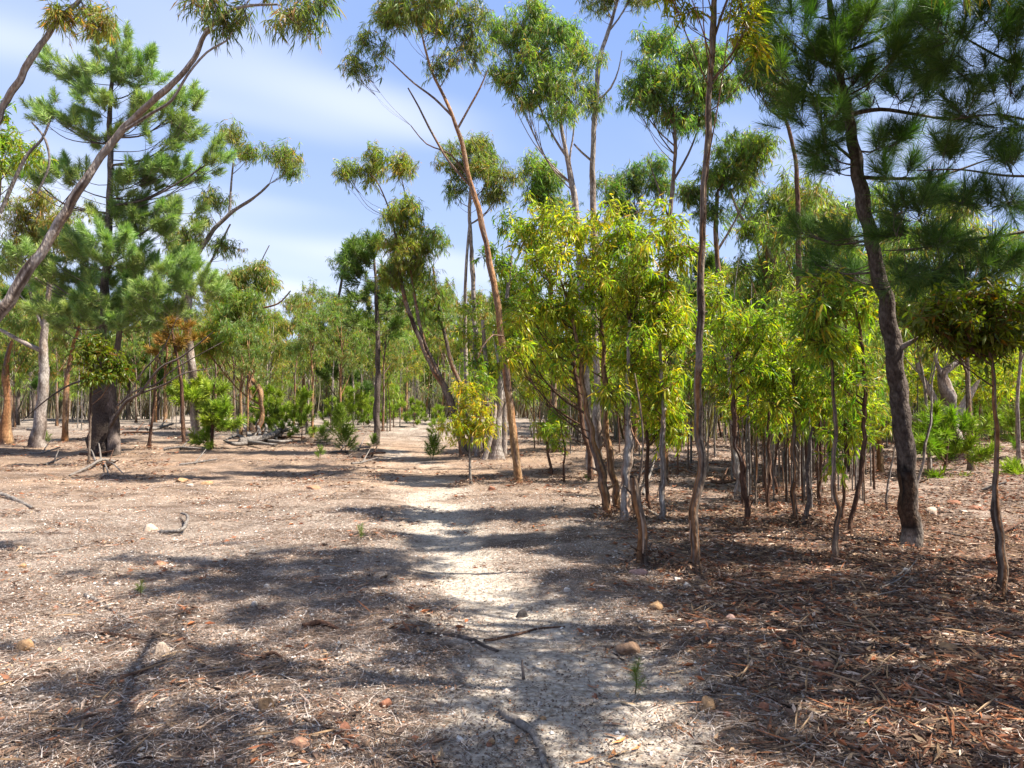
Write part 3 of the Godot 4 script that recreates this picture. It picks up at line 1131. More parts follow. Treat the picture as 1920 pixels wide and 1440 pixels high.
func scrub() -> void:
	var mb := MB.new()
	for k in 26:
		var p := Vector3(rf(-1.6, 1.6), 0, rf(-0.8, 0.8))
		var h := rf(1.2, 3.6)
		var top := p + Vector3(rf(-0.4, 0.4), h, rf(-0.4, 0.4))
		tube(mb, PackedVector3Array([p, (p + top) * 0.5 + Vector3(rf(-0.12, 0.12), 0, 0), top]), PackedFloat32Array([0.04, 0.03, 0.012]), 4, [0, 1, 4, 1][k % 4], k, 0.0)
		for j in 3:
			var q := p.lerp(top, rf(0.3, 0.9))
			tube(mb, PackedVector3Array([q, q + Vector3(rf(-0.5, 0.5), rf(0.2, 0.7), rf(-0.5, 0.5))]), PackedFloat32Array([0.014, 0.006]), 3, 4, k, 0.0)
		for j in 14:
			leaf(mb, top + rdir() * rf(0.0, 0.55), (rdir() + Vector3.DOWN * 0.4).normalized(), rf(0.14, 0.24), rf(0.04, 0.07), leaf_col("gum"), 0.2, false)
	var tr: Array = []
	var cols: Array = []
	for k in 900:
		var a := rf(-0.95, 0.95)
		var d := rf(46, 105) if a < 0.05 else rf(27, 90)
		var p := Vector3(tan(a) * d, 0, -d)
		p.y = H(p.x, p.z)
		var s := rf(0.7, 1.15)
		tr.append(Transform3D(Basis(Vector3.UP, rf(-0.6, 0.6)).scaled(Vector3(s, s, s)), p))
		var q := rf(0.8, 1.2)
		cols.append(Color(q, q, q))
	var o := copies("undergrowth", mb.mesh(), M.leaf, tr, cols, self)
	o.set_meta("label", "tangled thin stems and scrub growing between the farther trees")

# ------------------------------------------------------------------ scene
func _ready() -> void:
	var cam := Camera3D.new()
	cam.name = "camera"
	add_child(cam)
	cam.position = EYE
	cam.rotation = Vector3(PITCH, 0, 0)
	cam.fov = 55.0
	cam.near = 0.05
	cam.far = 1200.0
	cam.current = true
	nA.seed = 11; nA.frequency = 0.13; nA.fractal_octaves = 3
	nB.seed = 12; nB.frequency = 0.16; nB.fractal_octaves = 2
	nC.seed = 13; nC.frequency = 0.55; nC.fractal_octaves = 2
	nD.seed = 14; nD.frequency = 0.9; nD.fractal_octaves = 2
	var sun_dir := Vector3(0.53, 0.83, 0.10).normalized()
	var we := WorldEnvironment.new()
	we.name = "world_environment"
	add_child(we)
	var env := Environment.new()
	we.environment = env
	env.background_mode = Environment.BG_SKY
	var sky := Sky.new()
	var sm := PanoramaSkyMaterial.new()
	sm.panorama = ImageTexture.create_from_image(sky_image(sun_dir))
	sky.sky_material = sm
	env.sky = sky
	env.tonemap_mode = Environment.TONE_MAPPER_LINEAR
	env.tonemap_exposure = 3.3
	env.sdfgi_enabled = true
	env.ssao_enabled = true
	env.ssil_enabled = true
	var sun := DirectionalLight3D.new()
	sun.name = "sun"
	add_child(sun)
	sun.look_at_from_position(sun_dir * 50.0, Vector3.ZERO)
	sun.light_energy = 1.6
	sun.light_color = Color(1.0, 0.965, 0.91)
	sun.light_angular_distance = 0.5
	sun.shadow_enabled = true
	sun.sky_mode = DirectionalLight3D.SKY_MODE_LIGHT_ONLY

	materials()
	# the worn path: places where its middle crosses the picture, with half widths in metres
	for q in [[1040, 1700, 0.9], [1060, 1440, 0.85], [1060, 1260, 0.78], [930, 1130, 0.52], [860, 1060, 0.42], [838, 1000, 0.5], [820, 950, 0.62], [800, 900, 0.9], [770, 860, 1.3], [770, 835, 1.5], [790, 822, 1.8]]:
		var p := EYE + ray(q[0], q[1]) * (1.62 / -ray(q[0], q[1]).y)
		p.z = maxf(p.z, -36.0)
		path_pts.append(Vector3(p.x, q[2], p.z))
	build_ground()
	rng.seed = 1
	for kd in ["gum", "sap", "dark"]:
		for v in 4:
			puffs[kd + str(v)] = make_puff(kd)
	for v in 4:
		puffs["pine" + str(v)] = make_tuft(0.0036, 120, 0.26)
		puffs["pinefar" + str(v)] = make_tuft(0.011, 56, 0.19)
		puffs["pinemid" + str(v)] = make_tuft(0.0065, 90, 0.20)
	far_woodland()
	left_trees()
	middle_trees()
	right_trees()
	shade_trees()
	scatter_litter()
	floor_things()

func left_trees() -> void:
	tree("gum_tree", "leaning grey and tan gum trunk arching across the upper left sky", "tree", [-330, 1040, 40], [[-190, 830, 42], [-60, 665, 39], [30, 545, 36, 0.1], [105, 425, 31, 0.2], [160, 340, 27, 0.2], [215, 262, 25, 0.2], [265, 207, 22, 0.1], [318, 163, 19], [362, 112, 16], [388, 58, 14], [440, 16, 11, -0.1], [520, 8, 7, -0.2]], [[440, 48, 40, 24], [395, 12, 38, 16], [545, 42, 34, 20, -0.2], [595, 20, 30, 30, -0.2], [480, -50, 70, 36]], {"d": 8.2, "wf": 0.55, "bark": 1, "flare": 0.2, "size": 0.75, "dens": 0.75, "tint": Color(0.85, 0.8, 0.9), "limbs": [[[236, 243, 12, 0.1], [285, 212, 10], [322, 188, 9], [352, 140, 8], [388, 98, 7], [425, 76, 6], [436, 60, 4]]], "limb_bark": 1})
	tree("gum_tree", "slim white leaning gum with sparse yellowish leaves at the top left corner", "tree", [-330, 990, 30], [[-200, 700, 24], [-70, 390, 20], [0, 215, 16], [50, 125, 14], [105, 45, 12], [150, 0, 9]], [[150, 40, 36, 26], [185, 55, 22, 26], [110, 30, 26, 14], [130, -50, 60, 40]], {"d": 10.5, "bark": 1, "size": 0.8, "dens": 0.55, "tint": Color(1.35, 1.05, 0.8), "limbs": [[[0, 400, 9], [45, 300, 8], [78, 262, 6], [92, 230, 5]], [[60, 230, 4], [85, 262, 6], [92, 310, 5], [70, 362, 5]]], "limb_bark": 4})
	tree("pine_tree", "broad left pine with a thick dark double trunk standing in the clearing", "tree", [188, 852, 58], [[190, 800, 50], [193, 740, 44], [192, 640, 24], [200, 480, 18], [207, 300, 13], [206, 200, 10], [220, 90, 6]], [[225, 105, 36, 52], [285, 140, 20, 30], [228, 150, 28, 30], [170, 150, 36, 28], [95, 118, 20, 24], [180, 195, 34, 30], [345, 195, 26, 40], [345, 245, 28, 30], [300, 265, 36, 22], [95, 215, 40, 20], [140, 235, 30, 22], [240, 215, 36, 24], [285, 325, 50, 28], [345, 330, 44, 30], [400, 300, 26, 30], [330, 395, 36, 26], [250, 400, 50, 28], [130, 330, 46, 28], [60, 330, 34, 26], [220, 470, 60, 40], [170, 540, 56, 34], [100, 530, 46, 32], [250, 545, 54, 36], [320, 500, 46, 36], [310, 585, 42, 26], [90, 590, 34, 20], [380, 540, 36, 26], [215, 610, 40, 20], [150, 470, 50, 36], [300, 440, 50, 36], [255, 500, 50, 36], [200, 570, 50, 30], [60, 500, 40, 34], [270, 590, 40, 26], [130, 600, 40, 26], [350, 540, 40, 30], [250, 340, 40, 30], [190, 260, 34, 26], [280, 215, 30, 30], [210, 400, 40, 34]], {"bark": 7, "limb_bark": 2, "leaf": "pinemid", "grow": 1.25, "size": 1.25, "dens": 0.85, "rise": 0.35, "kink": 0.2, "tint": Color(2.35, 2.2, 2.8), "twigs": 6, "limbs": [[[214, 856, 34, -0.2], [213, 800, 30], [208, 740, 26], [222, 640, 14], [232, 540, 9]], [[206, 800, 9, -0.3], [238, 752, 8, -0.6], [262, 738, 6, -0.7], [300, 690, 5, -0.9], [342, 668, 4, -1.0], [400, 622, 2, -1.2]], [[262, 738, 5, -0.7], [310, 720, 4, -0.8], [345, 700, 3, -0.9], [400, 690, 2, -1.0]], [[238, 752, 5, -0.6], [265, 700, 4, -0.6], [305, 655, 3, -0.6], [330, 600, 2, -0.7]], [[205, 775, 6], [250, 735, 5], [290, 722, 4], [330, 690, 3], [420, 640, 2]], [[200, 715, 6], [150, 715, 5], [100, 740, 4], [40, 790, 2]]]})
	tree("gum_tree", "low yellow-green gum regrowth sprouting from behind the pine trunk", "tree", [168, 822, 6], [[170, 760, 6], [172, 700, 7], [185, 660, 5]], [[165, 660, 30, 24], [190, 690, 30, 30], [215, 705, 22, 26], [180, 715, 24, 18]], {"d": 19.0, "leaf": "dark", "size": 1.15, "tint": Color(1.3, 1.25, 0.9), "dens": 1.2})
	tree("gum_tree", "tall gum with rounded leaf domes behind and right of the left pine", "tree", [372, 800, 22], [[360, 700, 18], [352, 590, 16], [360, 500, 14], [395, 440, 11], [430, 402, 9], [480, 368, 6], [505, 345, 4]], [[440, 262, 36, 24], [470, 290, 24, 14], [525, 298, 34, 26], [540, 318, 22, 18], [405, 385, 30, 24], [345, 455, 34, 36], [335, 480, 30, 30], [420, 470, 22, 20], [380, 420, 20, 14]], {"d": 27.0, "bark": 1, "size": 1.35, "dens": 1.15, "tint": Color(1.05, 0.98, 0.85), "limbs": [[[430, 402, 6], [434, 340, 5], [440, 280, 3]], [[350, 560, 8], [390, 500, 6], [432, 420, 4]]]})
	tree("gum_tree", "gum with a flat olive crown over the left edge of the open sky", "tree", [470, 800, 18], [[468, 700, 14], [472, 620, 12], [480, 560, 9], [490, 520, 6]], [[455, 520, 34, 18], [500, 530, 34, 20], [430, 540, 40, 24], [410, 560, 40, 30], [470, 505, 26, 12]], {"d": 34.0, "size": 1.5, "dens": 1.2, "tint": Color(1.2, 1.1, 0.85), "limbs": [[[476, 580, 5], [520, 570, 4], [545, 545, 3]], [[478, 540, 4], [486, 500, 3], [505, 460, 2]]]})
	tree("gum_tree", "gum with a hooked orange trunk right of the round bushy pine", "tree", [487, 806, 12], [[489, 760, 11], [486, 735, 12], [474, 706, 11], [480, 682, 9], [462, 650, 8]], [[450, 600, 44, 34], [420, 630, 44, 36], [470, 640, 30, 26], [385, 655, 36, 24], [440, 565, 34, 20]], {"d": 31.0, "bark": 5, "size": 1.3, "dens": 1.3, "tint": Color(1.15, 1.15, 0.8), "kink": 0.8})
	tree("gum_tree", "bushy gum with brownish foliage filling the far left above pale trunks", "tree", [72, 785, 30], [[80, 720, 24], [82, 640, 18], [90, 560, 12], [100, 480, 8]], [[30, 430, 50, 40], [60, 380, 50, 34], [110, 420, 50, 36], [20, 500, 50, 40], [130, 470, 50, 34], [70, 450, 40, 40]], {"d": 25.0, "bark": 1, "size": 1.3, "dens": 0.8, "tint": Color(1.1, 0.95, 0.85), "limbs": [[[82, 660, 12], [40, 640, 10], [0, 618, 8], [-60, 590, 6]], [[84, 620, 10], [60, 560, 8], [40, 480, 5]]]})
	tree("gum_tree", "bright leafy gum crown pushing in at the left picture edge", "tree", [-40, 840, 24], [[-30, 640, 18], [-10, 450, 12], [0, 330, 8]], [[10, 270, 40, 34], [25, 300, 34, 30], [-30, 280, 50, 50]], {"d": 17.0, "leaf": "sap", "size": 1.0, "tint": Color(0.85, 0.95, 0.85)})
	tree("gum_tree", "orange-barked gum leaning right beside the pale trunks far left", "tree", [122, 806, 15], [[124, 740, 13], [130, 680, 10], [146, 620, 7], [160, 570, 5]], [[150, 600, 36, 24], [120, 640, 28, 20]], {"d": 27.0, "bark": 5, "size": 1.3})
	tree("gum_tree", "pale broken gum stump with an orange root at the far left edge", "tree", [12, 790, 26], [[14, 740, 18], [10, 690, 14], [22, 640, 8]], [[0, 690, 30, 26], [30, 610, 30, 22]], {"d": 26.0, "bark": 5, "size": 1.3, "flare": 0.4})
	tree("bare_sapling", "thin dark dead sapling right of the left pine's trunk", "tree", [279, 842, 10], [[284, 800, 6], [290, 740, 4], [292, 690, 2]], [], {"bark": 3})
	tree("brown_pine", "rust-brown dying pine branches between the left pine and the bushy gum", "tree", [345, 800, 10], [[340, 720, 8], [330, 660, 6], [318, 590, 4]], [[310, 610, 36, 26], [345, 640, 34, 20], [300, 650, 30, 18]], {"d": 26.0, "bark": 3, "leaf": "pinefar", "size": 1.3, "dens": 0.5, "tint": Color(2.4, 0.95, 0.8), "rise": 0.2})
	tree("young_pine", "round bushy young pine in front of the treeline, darker at its foot", "tree", [398, 842, 8], [[398, 800, 7], [400, 740, 4], [404, 715, 3]], [[400, 800, 26, 20], [402, 770, 24, 22], [404, 738, 15, 16], [392, 822, 24, 10], [420, 795, 18, 18]], {"bark": 3, "leaf": "pinefar", "size": 1.3, "dens": 1.5, "tint": Color(2.0, 1.9, 0.8), "rise": 0.2})
	tree("young_pine", "loose light green young pine behind the round bushy one", "tree", [365, 818, 8], [[366, 780, 6], [366, 740, 4]], [[360, 748, 34, 18], [378, 730, 26, 14], [345, 742, 22, 14]], {"d": 27.0, "bark": 3, "leaf": "pinefar", "size": 1.3, "dens": 1.2, "tint": Color(2.2, 2.0, 0.65), "rise": 0.2})

func middle_trees() -> void:
	tree("pine_tree", "slender dark pine standing alone beside the path at the treeline", "tree", [706, 832, 17], [[707, 760, 15], [709, 680, 13], [707, 600, 10], [704, 520, 7], [700, 470, 4]], [[700, 500, 40, 26], [670, 520, 30, 20], [735, 530, 30, 20], [690, 560, 36, 18], [740, 575, 30, 16], [660, 480, 22, 20], [725, 620, 34, 14], [680, 610, 26, 12], [700, 465, 24, 18]], {"bark": 2, "leaf": "pinefar", "size": 1.7, "dens": 0.7, "tint": Color(1.0, 1.1, 0.9), "rise": 0.1, "kink": 0.15})
	tree("pine_tree", "tall pine with dark round tufts against the open sky", "tree", [640, 800, 10], [[636, 700, 9], [632, 600, 8], [640, 530, 6], [652, 480, 4]], [[642, 488, 26, 16], [668, 460, 20, 14], [684, 475, 24, 26], [656, 512, 14, 10]], {"d": 48.0, "bark": 2, "size": 2.0, "dens": 1.1, "tint": Color(0.65, 0.75, 0.7)})
	tree("gum_tree", "leaning forked gum beside the path with a yellow-olive crown", "tree", [872, 856, 22], [[855, 790, 17], [838, 735, 15], [812, 690, 14], [785, 630, 12], [762, 570, 10], [748, 500, 8], [742, 440, 6]], [[755, 420, 40, 34], [742, 470, 44, 40], [790, 520, 40, 38], [730, 520, 36, 30], [775, 470, 36, 34], [760, 385, 26, 22], [690, 330, 36, 24], [740, 320, 34, 24], [715, 300, 30, 16], [655, 330, 20, 16]], {"bark": 0, "size": 1.15, "dens": 1.1, "tint": Color(1.15, 1.05, 0.75), "limbs": [[[846, 765, 12], [822, 700, 11], [795, 640, 9], [778, 560, 7], [768, 480, 5]], [[745, 470, 5], [735, 410, 4], [712, 350, 3], [690, 320, 2]], [[748, 440, 3], [760, 380, 3], [752, 330, 2]]]})
	tree("gum_tree", "thin leaning gum stem right of the forked gum with small leaf tufts", "tree", [905, 832, 12], [[880, 750, 10], [850, 690, 9], [832, 620, 8], [818, 550, 6], [812, 500, 4]], [[820, 560, 22, 18], [800, 540, 26, 16], [835, 600, 16, 12], [820, 455, 30, 18], [795, 580, 26, 20]], {"d": 25.0, "bark": 0, "size": 1.3, "tint": Color(0.9, 0.95, 0.85)})
	tree("gum_tree", "tall slender gum right of the path with an orange-tan lower trunk", "tree", [971, 906, 21], [[969, 860, 19], [960, 790, 18], [947, 690, 17], [938, 600, 16], [925, 530, 15], [908, 440, 14], [893, 375, 12], [876, 320, 11], [866, 270, 10], [850, 220, 8], [832, 180, 7], [808, 130, 6], [792, 70, 4]], [[725, 40, 40, 44], [700, 85, 28, 30], [682, 128, 24, 28], [735, 15, 40, 24], [790, 40, 44, 36], [850, 55, 40, 40], [880, 90, 36, 34], [845, 125, 34, 20], [820, 15, 50, 26], [770, -30, 90, 30], [885, 30, 30, 30]], {"bark": 5, "limb_bark": 0, "size": 0.95, "dens": 0.85, "tint": Color(0.95, 0.92, 0.9), "rise": 1.3, "limbs": [[[884, 350, 7], [840, 300, 6], [805, 240, 5], [785, 200, 4], [765, 165, 3]], [[848, 218, 6], [815, 185, 5], [775, 155, 4], [738, 120, 3], [715, 100, 2]], [[856, 245, 6], [878, 205, 5], [900, 165, 4], [915, 130, 3]], [[880, 335, 5], [845, 290, 4], [800, 270, 3], [770, 235, 2]], [[944, 630, 4, -0.2], [925, 628, 4, -0.3], [905, 650, 3, -0.4], [896, 672, 2, -0.4]]]})
	tree("gum_tree", "straight gum with twin pale stems behind the orange-tan gum", "tree", [898, 850, 16], [[894, 740, 13], [890, 600, 12], [884, 460, 10], [880, 400, 8], [884, 330, 5]], [[880, 300, 44, 30], [860, 320, 30, 22], [920, 320, 36, 28], [945, 345, 34, 24], [900, 275, 30, 20], [850, 360, 20, 12], [930, 370, 36, 14]], {"d": 22.0, "bark": 1, "size": 1.15, "dens": 1.3, "tint": Color(1.0, 0.95, 0.85), "limbs": [[[890, 850, 13, 0.4], [876, 740, 11, 0.4], [872, 600, 9, 0.4], [874, 500, 7], [882, 400, 5]]]})
	tree("gum_tree", "thick multi-stemmed gum base with peeling pale bark behind the tan trunk", "tree", [930, 858, 34], [[934, 800, 22], [938, 740, 15], [944, 660, 12], [950, 560, 9], [960, 480, 6]], [[960, 500, 40, 40], [985, 540, 40, 50], [940, 620, 34, 30], [965, 660, 40, 36], [900, 690, 34, 24], [880, 630, 30, 30], [930, 700, 30, 18]], {"d": 21.0, "bark": 1, "leaf": "sap", "size": 1.15, "dens": 1.1, "tint": Color(0.8, 0.88, 0.9), "flare": 0.7, "limbs": [[[920, 858, 18], [915, 790, 14], [912, 700, 11], [905, 600, 8]], [[945, 855, 14], [946, 780, 11], [938, 700, 9], [925, 620, 6]], [[908, 862, 14, -0.3], [925, 800, 10, -0.2], [930, 750, 7]]]})
	tree("gum_sapling", "little yellow-leaved sapling on a thin pale stem beside the path", "sapling", [883, 908, 7], [[881, 870, 6], [879, 820, 5], [876, 780, 4]], [[875, 765, 24, 20], [865, 800, 26, 18], [895, 795, 24, 20], [885, 815, 24, 14], [872, 740, 14, 10]], {"bark": 4, "leaf": "sap", "size": 0.8, "dens": 1.5, "tint": Color(1.35, 1.12, 0.7)})
	tree("gum_tree", "gum with drooping light green crown left of the white stem", "tree", [1108, 860, 20], [[1098, 700, 17], [1090, 560, 16], [1082, 420, 15], [1070, 330, 12], [1060, 280, 10], [1052, 230, 8], [1048, 160, 5]], [[1010, 60, 50, 36], [960, 90, 40, 40], [1000, 120, 50, 44], [950, 150, 36, 36], [1055, 80, 44, 40], [1080, 120, 40, 40], [1030, 160, 50, 40], [975, 195, 44, 26], [1080, 185, 36, 30], [1000, 25, 30, 22], [1040, 215, 36, 16], [930, 60, 24, 24]], {"d": 16.5, "bark": 1, "size": 0.95, "dens": 1.05, "tint": Color(1.05, 1.15, 1.0), "rise": 1.4, "limbs": [[[1066, 300, 6], [1040, 260, 5], [1020, 220, 4], [1008, 190, 3]], [[1075, 345, 6], [1068, 300, 5], [1074, 260, 4], [1078, 220, 3]]]})
	tree("gum_tree", "white-stemmed gum whose bare upper trunk rises out of the picture", "tree", [1122, 855, 20], [[1118, 700, 17], [1116, 560, 16], [1114, 440, 15], [1112, 330, 15], [1113, 260, 13], [1118, 190, 12], [1122, 120, 10], [1140, 60, 9], [1155, 10, 7], [1166, -40, 5]], [[1125, 8, 40, 22], [1180, 0, 40, 14], [1120, 205, 22, 22], [1130, -50, 80, 40], [1112, 180, 16, 14]], {"d": 18.0, "bark": 1, "size": 0.9, "dens": 0.9, "tint": Color(0.8, 0.8, 0.8), "limbs": [[[1113, 305, 6], [1090, 285, 5], [1076, 270, 4]], [[1120, 190, 5], [1145, 165, 5], [1160, 130, 3], [1166, 95, 2]], [[1140, 60, 5], [1160, 35, 4], [1180, 0, 3]]]})
	tree("gum_tree", "rounded gum crown just above the saplings right of the twin stems", "tree", [1040, 850, 14], [[1035, 600, 12], [1025, 440, 9], [1020, 380, 6]], [[1010, 320, 36, 26], [1030, 350, 36, 36], [1005, 375, 26, 30], [1040, 385, 30, 22]], {"d": 23.0, "bark": 0, "size": 1.2, "dens": 1.3, "tint": Color(0.95, 1.05, 0.8)})
	tree("gum_tree", "gum with dark rounded foliage between the white stem and the tall crown", "tree", [1190, 850, 14], [[1195, 640, 12], [1190, 480, 9], [1185, 400, 6]], [[1150, 370, 34, 28], [1190, 355, 40, 28], [1225, 320, 32, 26], [1165, 400, 34, 20], [1230, 350, 30, 30]], {"d": 23.0, "bark": 0, "size": 1.2, "dens": 1.2, "tint": Color(0.75, 0.9, 0.8)})
	tree("gum_tree", "gum with a big domed green crown left of the slender foreground trunk", "tree", [1246, 880, 18], [[1244, 740, 15], [1246, 560, 13], [1254, 430, 11], [1262, 340, 9], [1266, 275, 8], [1262, 210, 5]], [[1245, 85, 46, 40], [1300, 110, 46, 40], [1225, 140, 44, 40], [1265, 165, 50, 40], [1215, 205, 40, 36], [1260, 225, 50, 28], [1320, 180, 40, 44], [1335, 120, 36, 40], [1310, 235, 40, 26], [1190, 180, 22, 26], [1355, 170, 30, 36]], {"d": 15.5, "bark": 0, "size": 0.95, "dens": 1.1, "tint": Color(0.88, 1.05, 0.9), "rise": 1.2, "limbs": [[[1262, 340, 6], [1290, 290, 5], [1310, 240, 3]], [[1254, 410, 5], [1230, 340, 4], [1215, 300, 2]]]})

func right_trees() -> void:
	tree("gum_tree", "slender winding trunk rising straight through the picture in the foreground", "tree", [1308, 1082, 25], [[1306, 1050, 21], [1301, 1000, 19], [1299, 950, 19], [1310, 905, 20], [1318, 870, 19], [1310, 800, 18], [1309, 720, 17], [1313, 600, 16], [1315, 480, 16], [1319, 380, 15], [1325, 290, 15], [1331, 180, 14], [1337, 60, 13], [1341, -60, 12], [1345, -220, 8]], [[1385, 15, 40, 26, -0.1], [1400, 60, 22, 30, -0.2], [1260, 0, 34, 18], [1380, -170, 130, 60], [1260, -210, 120, 60], [1490, -220, 120, 60], [1580, -300, 110, 60], [1500, -330, 130, 60, 0.5], [1380, -300, 130, 50, 0.6], [1620, -400, 120, 70, 0.4], [1480, -480, 140, 70, -0.3], [1650, -480, 120, 70, -0.8], [1420, -400, 150, 70, -0.9], [1260, -420, 120, 60, -0.9], [1560, -420, 120, 60, -1.0], [1150, -380, 100, 60, -0.6], [1330, -330, 140, 70], [1180, -330, 90, 60]], {"bark": 0, "leaf": "sap", "size": 0.62, "dens": 0.75, "tint": Color(1.2, 1.0, 0.8), "kink": 0.25, "limbs": [[[1336, 80, 6], [1370, -10, 6], [1395, 30, 4], [1398, 60, 3]]]})
	tree("sapling_stump", "broken-topped grey sapling stub left of the winding trunk", "stump", [1206, 1058, 19], [[1204, 1010, 17], [1199, 960, 16], [1194, 925, 15], [1190, 905, 17], [1187, 893, 13]], [], {"bark": 0, "wf": 1.0, "limbs": [[[1197, 905, 5], [1203, 870, 4], [1206, 820, 4], [1200, 760, 3], [1190, 700, 2]]]})
	var sp := [
		[[1136, 968, 19], [[1130, 920, 17], [1126, 875, 20], [1112, 820, 14], [1098, 760, 12], [1090, 700, 10], [1078, 620, 7], [1050, 520, 4]], [[1010, 440, 44, 30], [985, 470, 36, 26], [1050, 420, 44, 24], [1030, 480, 44, 34], [1060, 530, 44, 36], [1000, 530, 36, 34], [1045, 590, 44, 34], [1000, 600, 40, 26], [985, 660, 36, 24], [1060, 640, 36, 30]], "orange-patched forked sapling at the left of the yellow-green clump", 5],
		[[1162, 962, 15], [[1150, 900, 15], [1142, 850, 16], [1136, 790, 14], [1134, 720, 12], [1130, 650, 9], [1130, 560, 6]], [[1110, 440, 44, 30], [1150, 450, 40, 30], [1125, 500, 46, 36], [1095, 560, 44, 34], [1150, 560, 40, 34], [1120, 620, 44, 34], [1090, 660, 36, 26], [1150, 680, 34, 24], [1080, 460, 34, 26]], "reddish central sapling of the yellow-green clump", 5],
		[[1172, 976, 20], [[1174, 930, 18], [1178, 880, 19], [1176, 835, 24], [1180, 790, 12], [1178, 700, 9], [1180, 600, 6]], [[1180, 430, 40, 26], [1215, 450, 36, 28], [1190, 500, 44, 36], [1170, 560, 40, 34], [1210, 560, 40, 34], [1185, 630, 40, 32], [1180, 700, 34, 24], [1160, 740, 30, 18]], "pale-footed sapling with a swollen dark knot in the yellow-green clump", 1],
		[[1238, 972, 13], [[1242, 920, 12], [1243, 850, 11], [1244, 790, 10], [1240, 700, 8], [1235, 600, 6]], [[1260, 450, 36, 26], [1285, 480, 26, 34], [1245, 500, 40, 34], [1265, 560, 36, 36], [1240, 620, 40, 34], [1275, 640, 26, 32], [1230, 690, 36, 30], [1250, 740, 34, 30], [1220, 750, 26, 22]], "straight pinkish sapling at the right of the yellow-green clump", 1],
		[[1108, 900, 11], [[1104, 850, 10], [1092, 780, 9], [1080, 700, 8], [1070, 640, 5]], [[960, 600, 30, 24], [975, 690, 34, 22], [1020, 680, 36, 26], [1010, 640, 36, 26], [990, 560, 30, 30]], "thin rust-red sapling leaning left behind the yellow-green clump", 3],
		[[1222, 960, 9], [[1212, 900, 8], [1214, 830, 7], [1200, 760, 7], [1184, 680, 6], [1178, 600, 4]], [[1205, 660, 34, 26], [1215, 790, 26, 20], [1240, 800, 30, 26], [1265, 780, 24, 24]], "dark crooked sapling winding up inside the yellow-green clump", 3],
	]
	for s in sp:
		tree("gum_sapling", s[3], "sapling", s[0], s[1], s[2], {"bark": s[4], "leaf": "sap", "size": 0.76, "dens": 0.85, "tint": Color(1.15, 1.1, 0.9), "kink": 0.5, "group": "saplings of the yellow-green clump", "wf": 0.85, "limb_bark": 3})
	# behind and right of the slender trunk
	tree("gum_tree", "gum with dense domed crowns right of the slender foreground trunk", "tree", [1382, 900, 18], [[1370, 760, 16], [1358, 640, 14], [1348, 520, 12], [1342, 430, 11], [1345, 360, 8]], [[1390, 285, 46, 34], [1430, 290, 40, 30], [1370, 320, 40, 30], [1410, 335, 44, 26], [1330, 350, 36, 30], [1300, 370, 30, 24], [1340, 400, 30, 20]], {"d": 17.0, "bark": 0, "size": 0.95, "dens": 1.25, "tint": Color(0.9, 0.95, 0.75), "rise": 0.8, "limbs": [[[1345, 470, 6], [1375, 420, 5], [1400, 370, 3]]]})
	tree("gum_tree", "gum with a straight reddish stem in front of the pine's needles", "tree", [1508, 900, 18], [[1505, 760, 15], [1502, 640, 14], [1498, 520, 13], [1497, 420, 12], [1493, 320, 10], [1484, 262, 9], [1474, 228, 7]], [[1460, 195, 34, 22], [1440, 165, 34, 26], [1480, 180, 28, 20], [1450, 130, 40, 34], [1410, 150, 34, 30], [1430, 90, 40, 34], [1400, 100, 30, 30]], {"d": 16.0, "bark": 3, "size": 0.95, "dens": 0.9, "tint": Color(0.8, 0.85, 0.8)})
	tree("gum_tree", "pale crooked gum limb slanting left among the right-hand crowns", "tree", [1560, 890, 16], [[1545, 760, 13], [1530, 640, 12], [1500, 560, 12], [1460, 510, 11], [1440, 470, 10], [1410, 430, 9], [1385, 400, 7], [1370, 360, 5]], [[1430, 380, 36, 24], [1470, 385, 34, 22], [1400, 440, 26, 18], [1450, 420, 36, 22], [1520, 380, 36, 20], [1550, 400, 36, 24], [1490, 420, 30, 20]], {"d": 19.0, "bark": 1, "size": 1.05, "dens": 1.1, "tint": Color(0.95, 0.95, 0.75)})
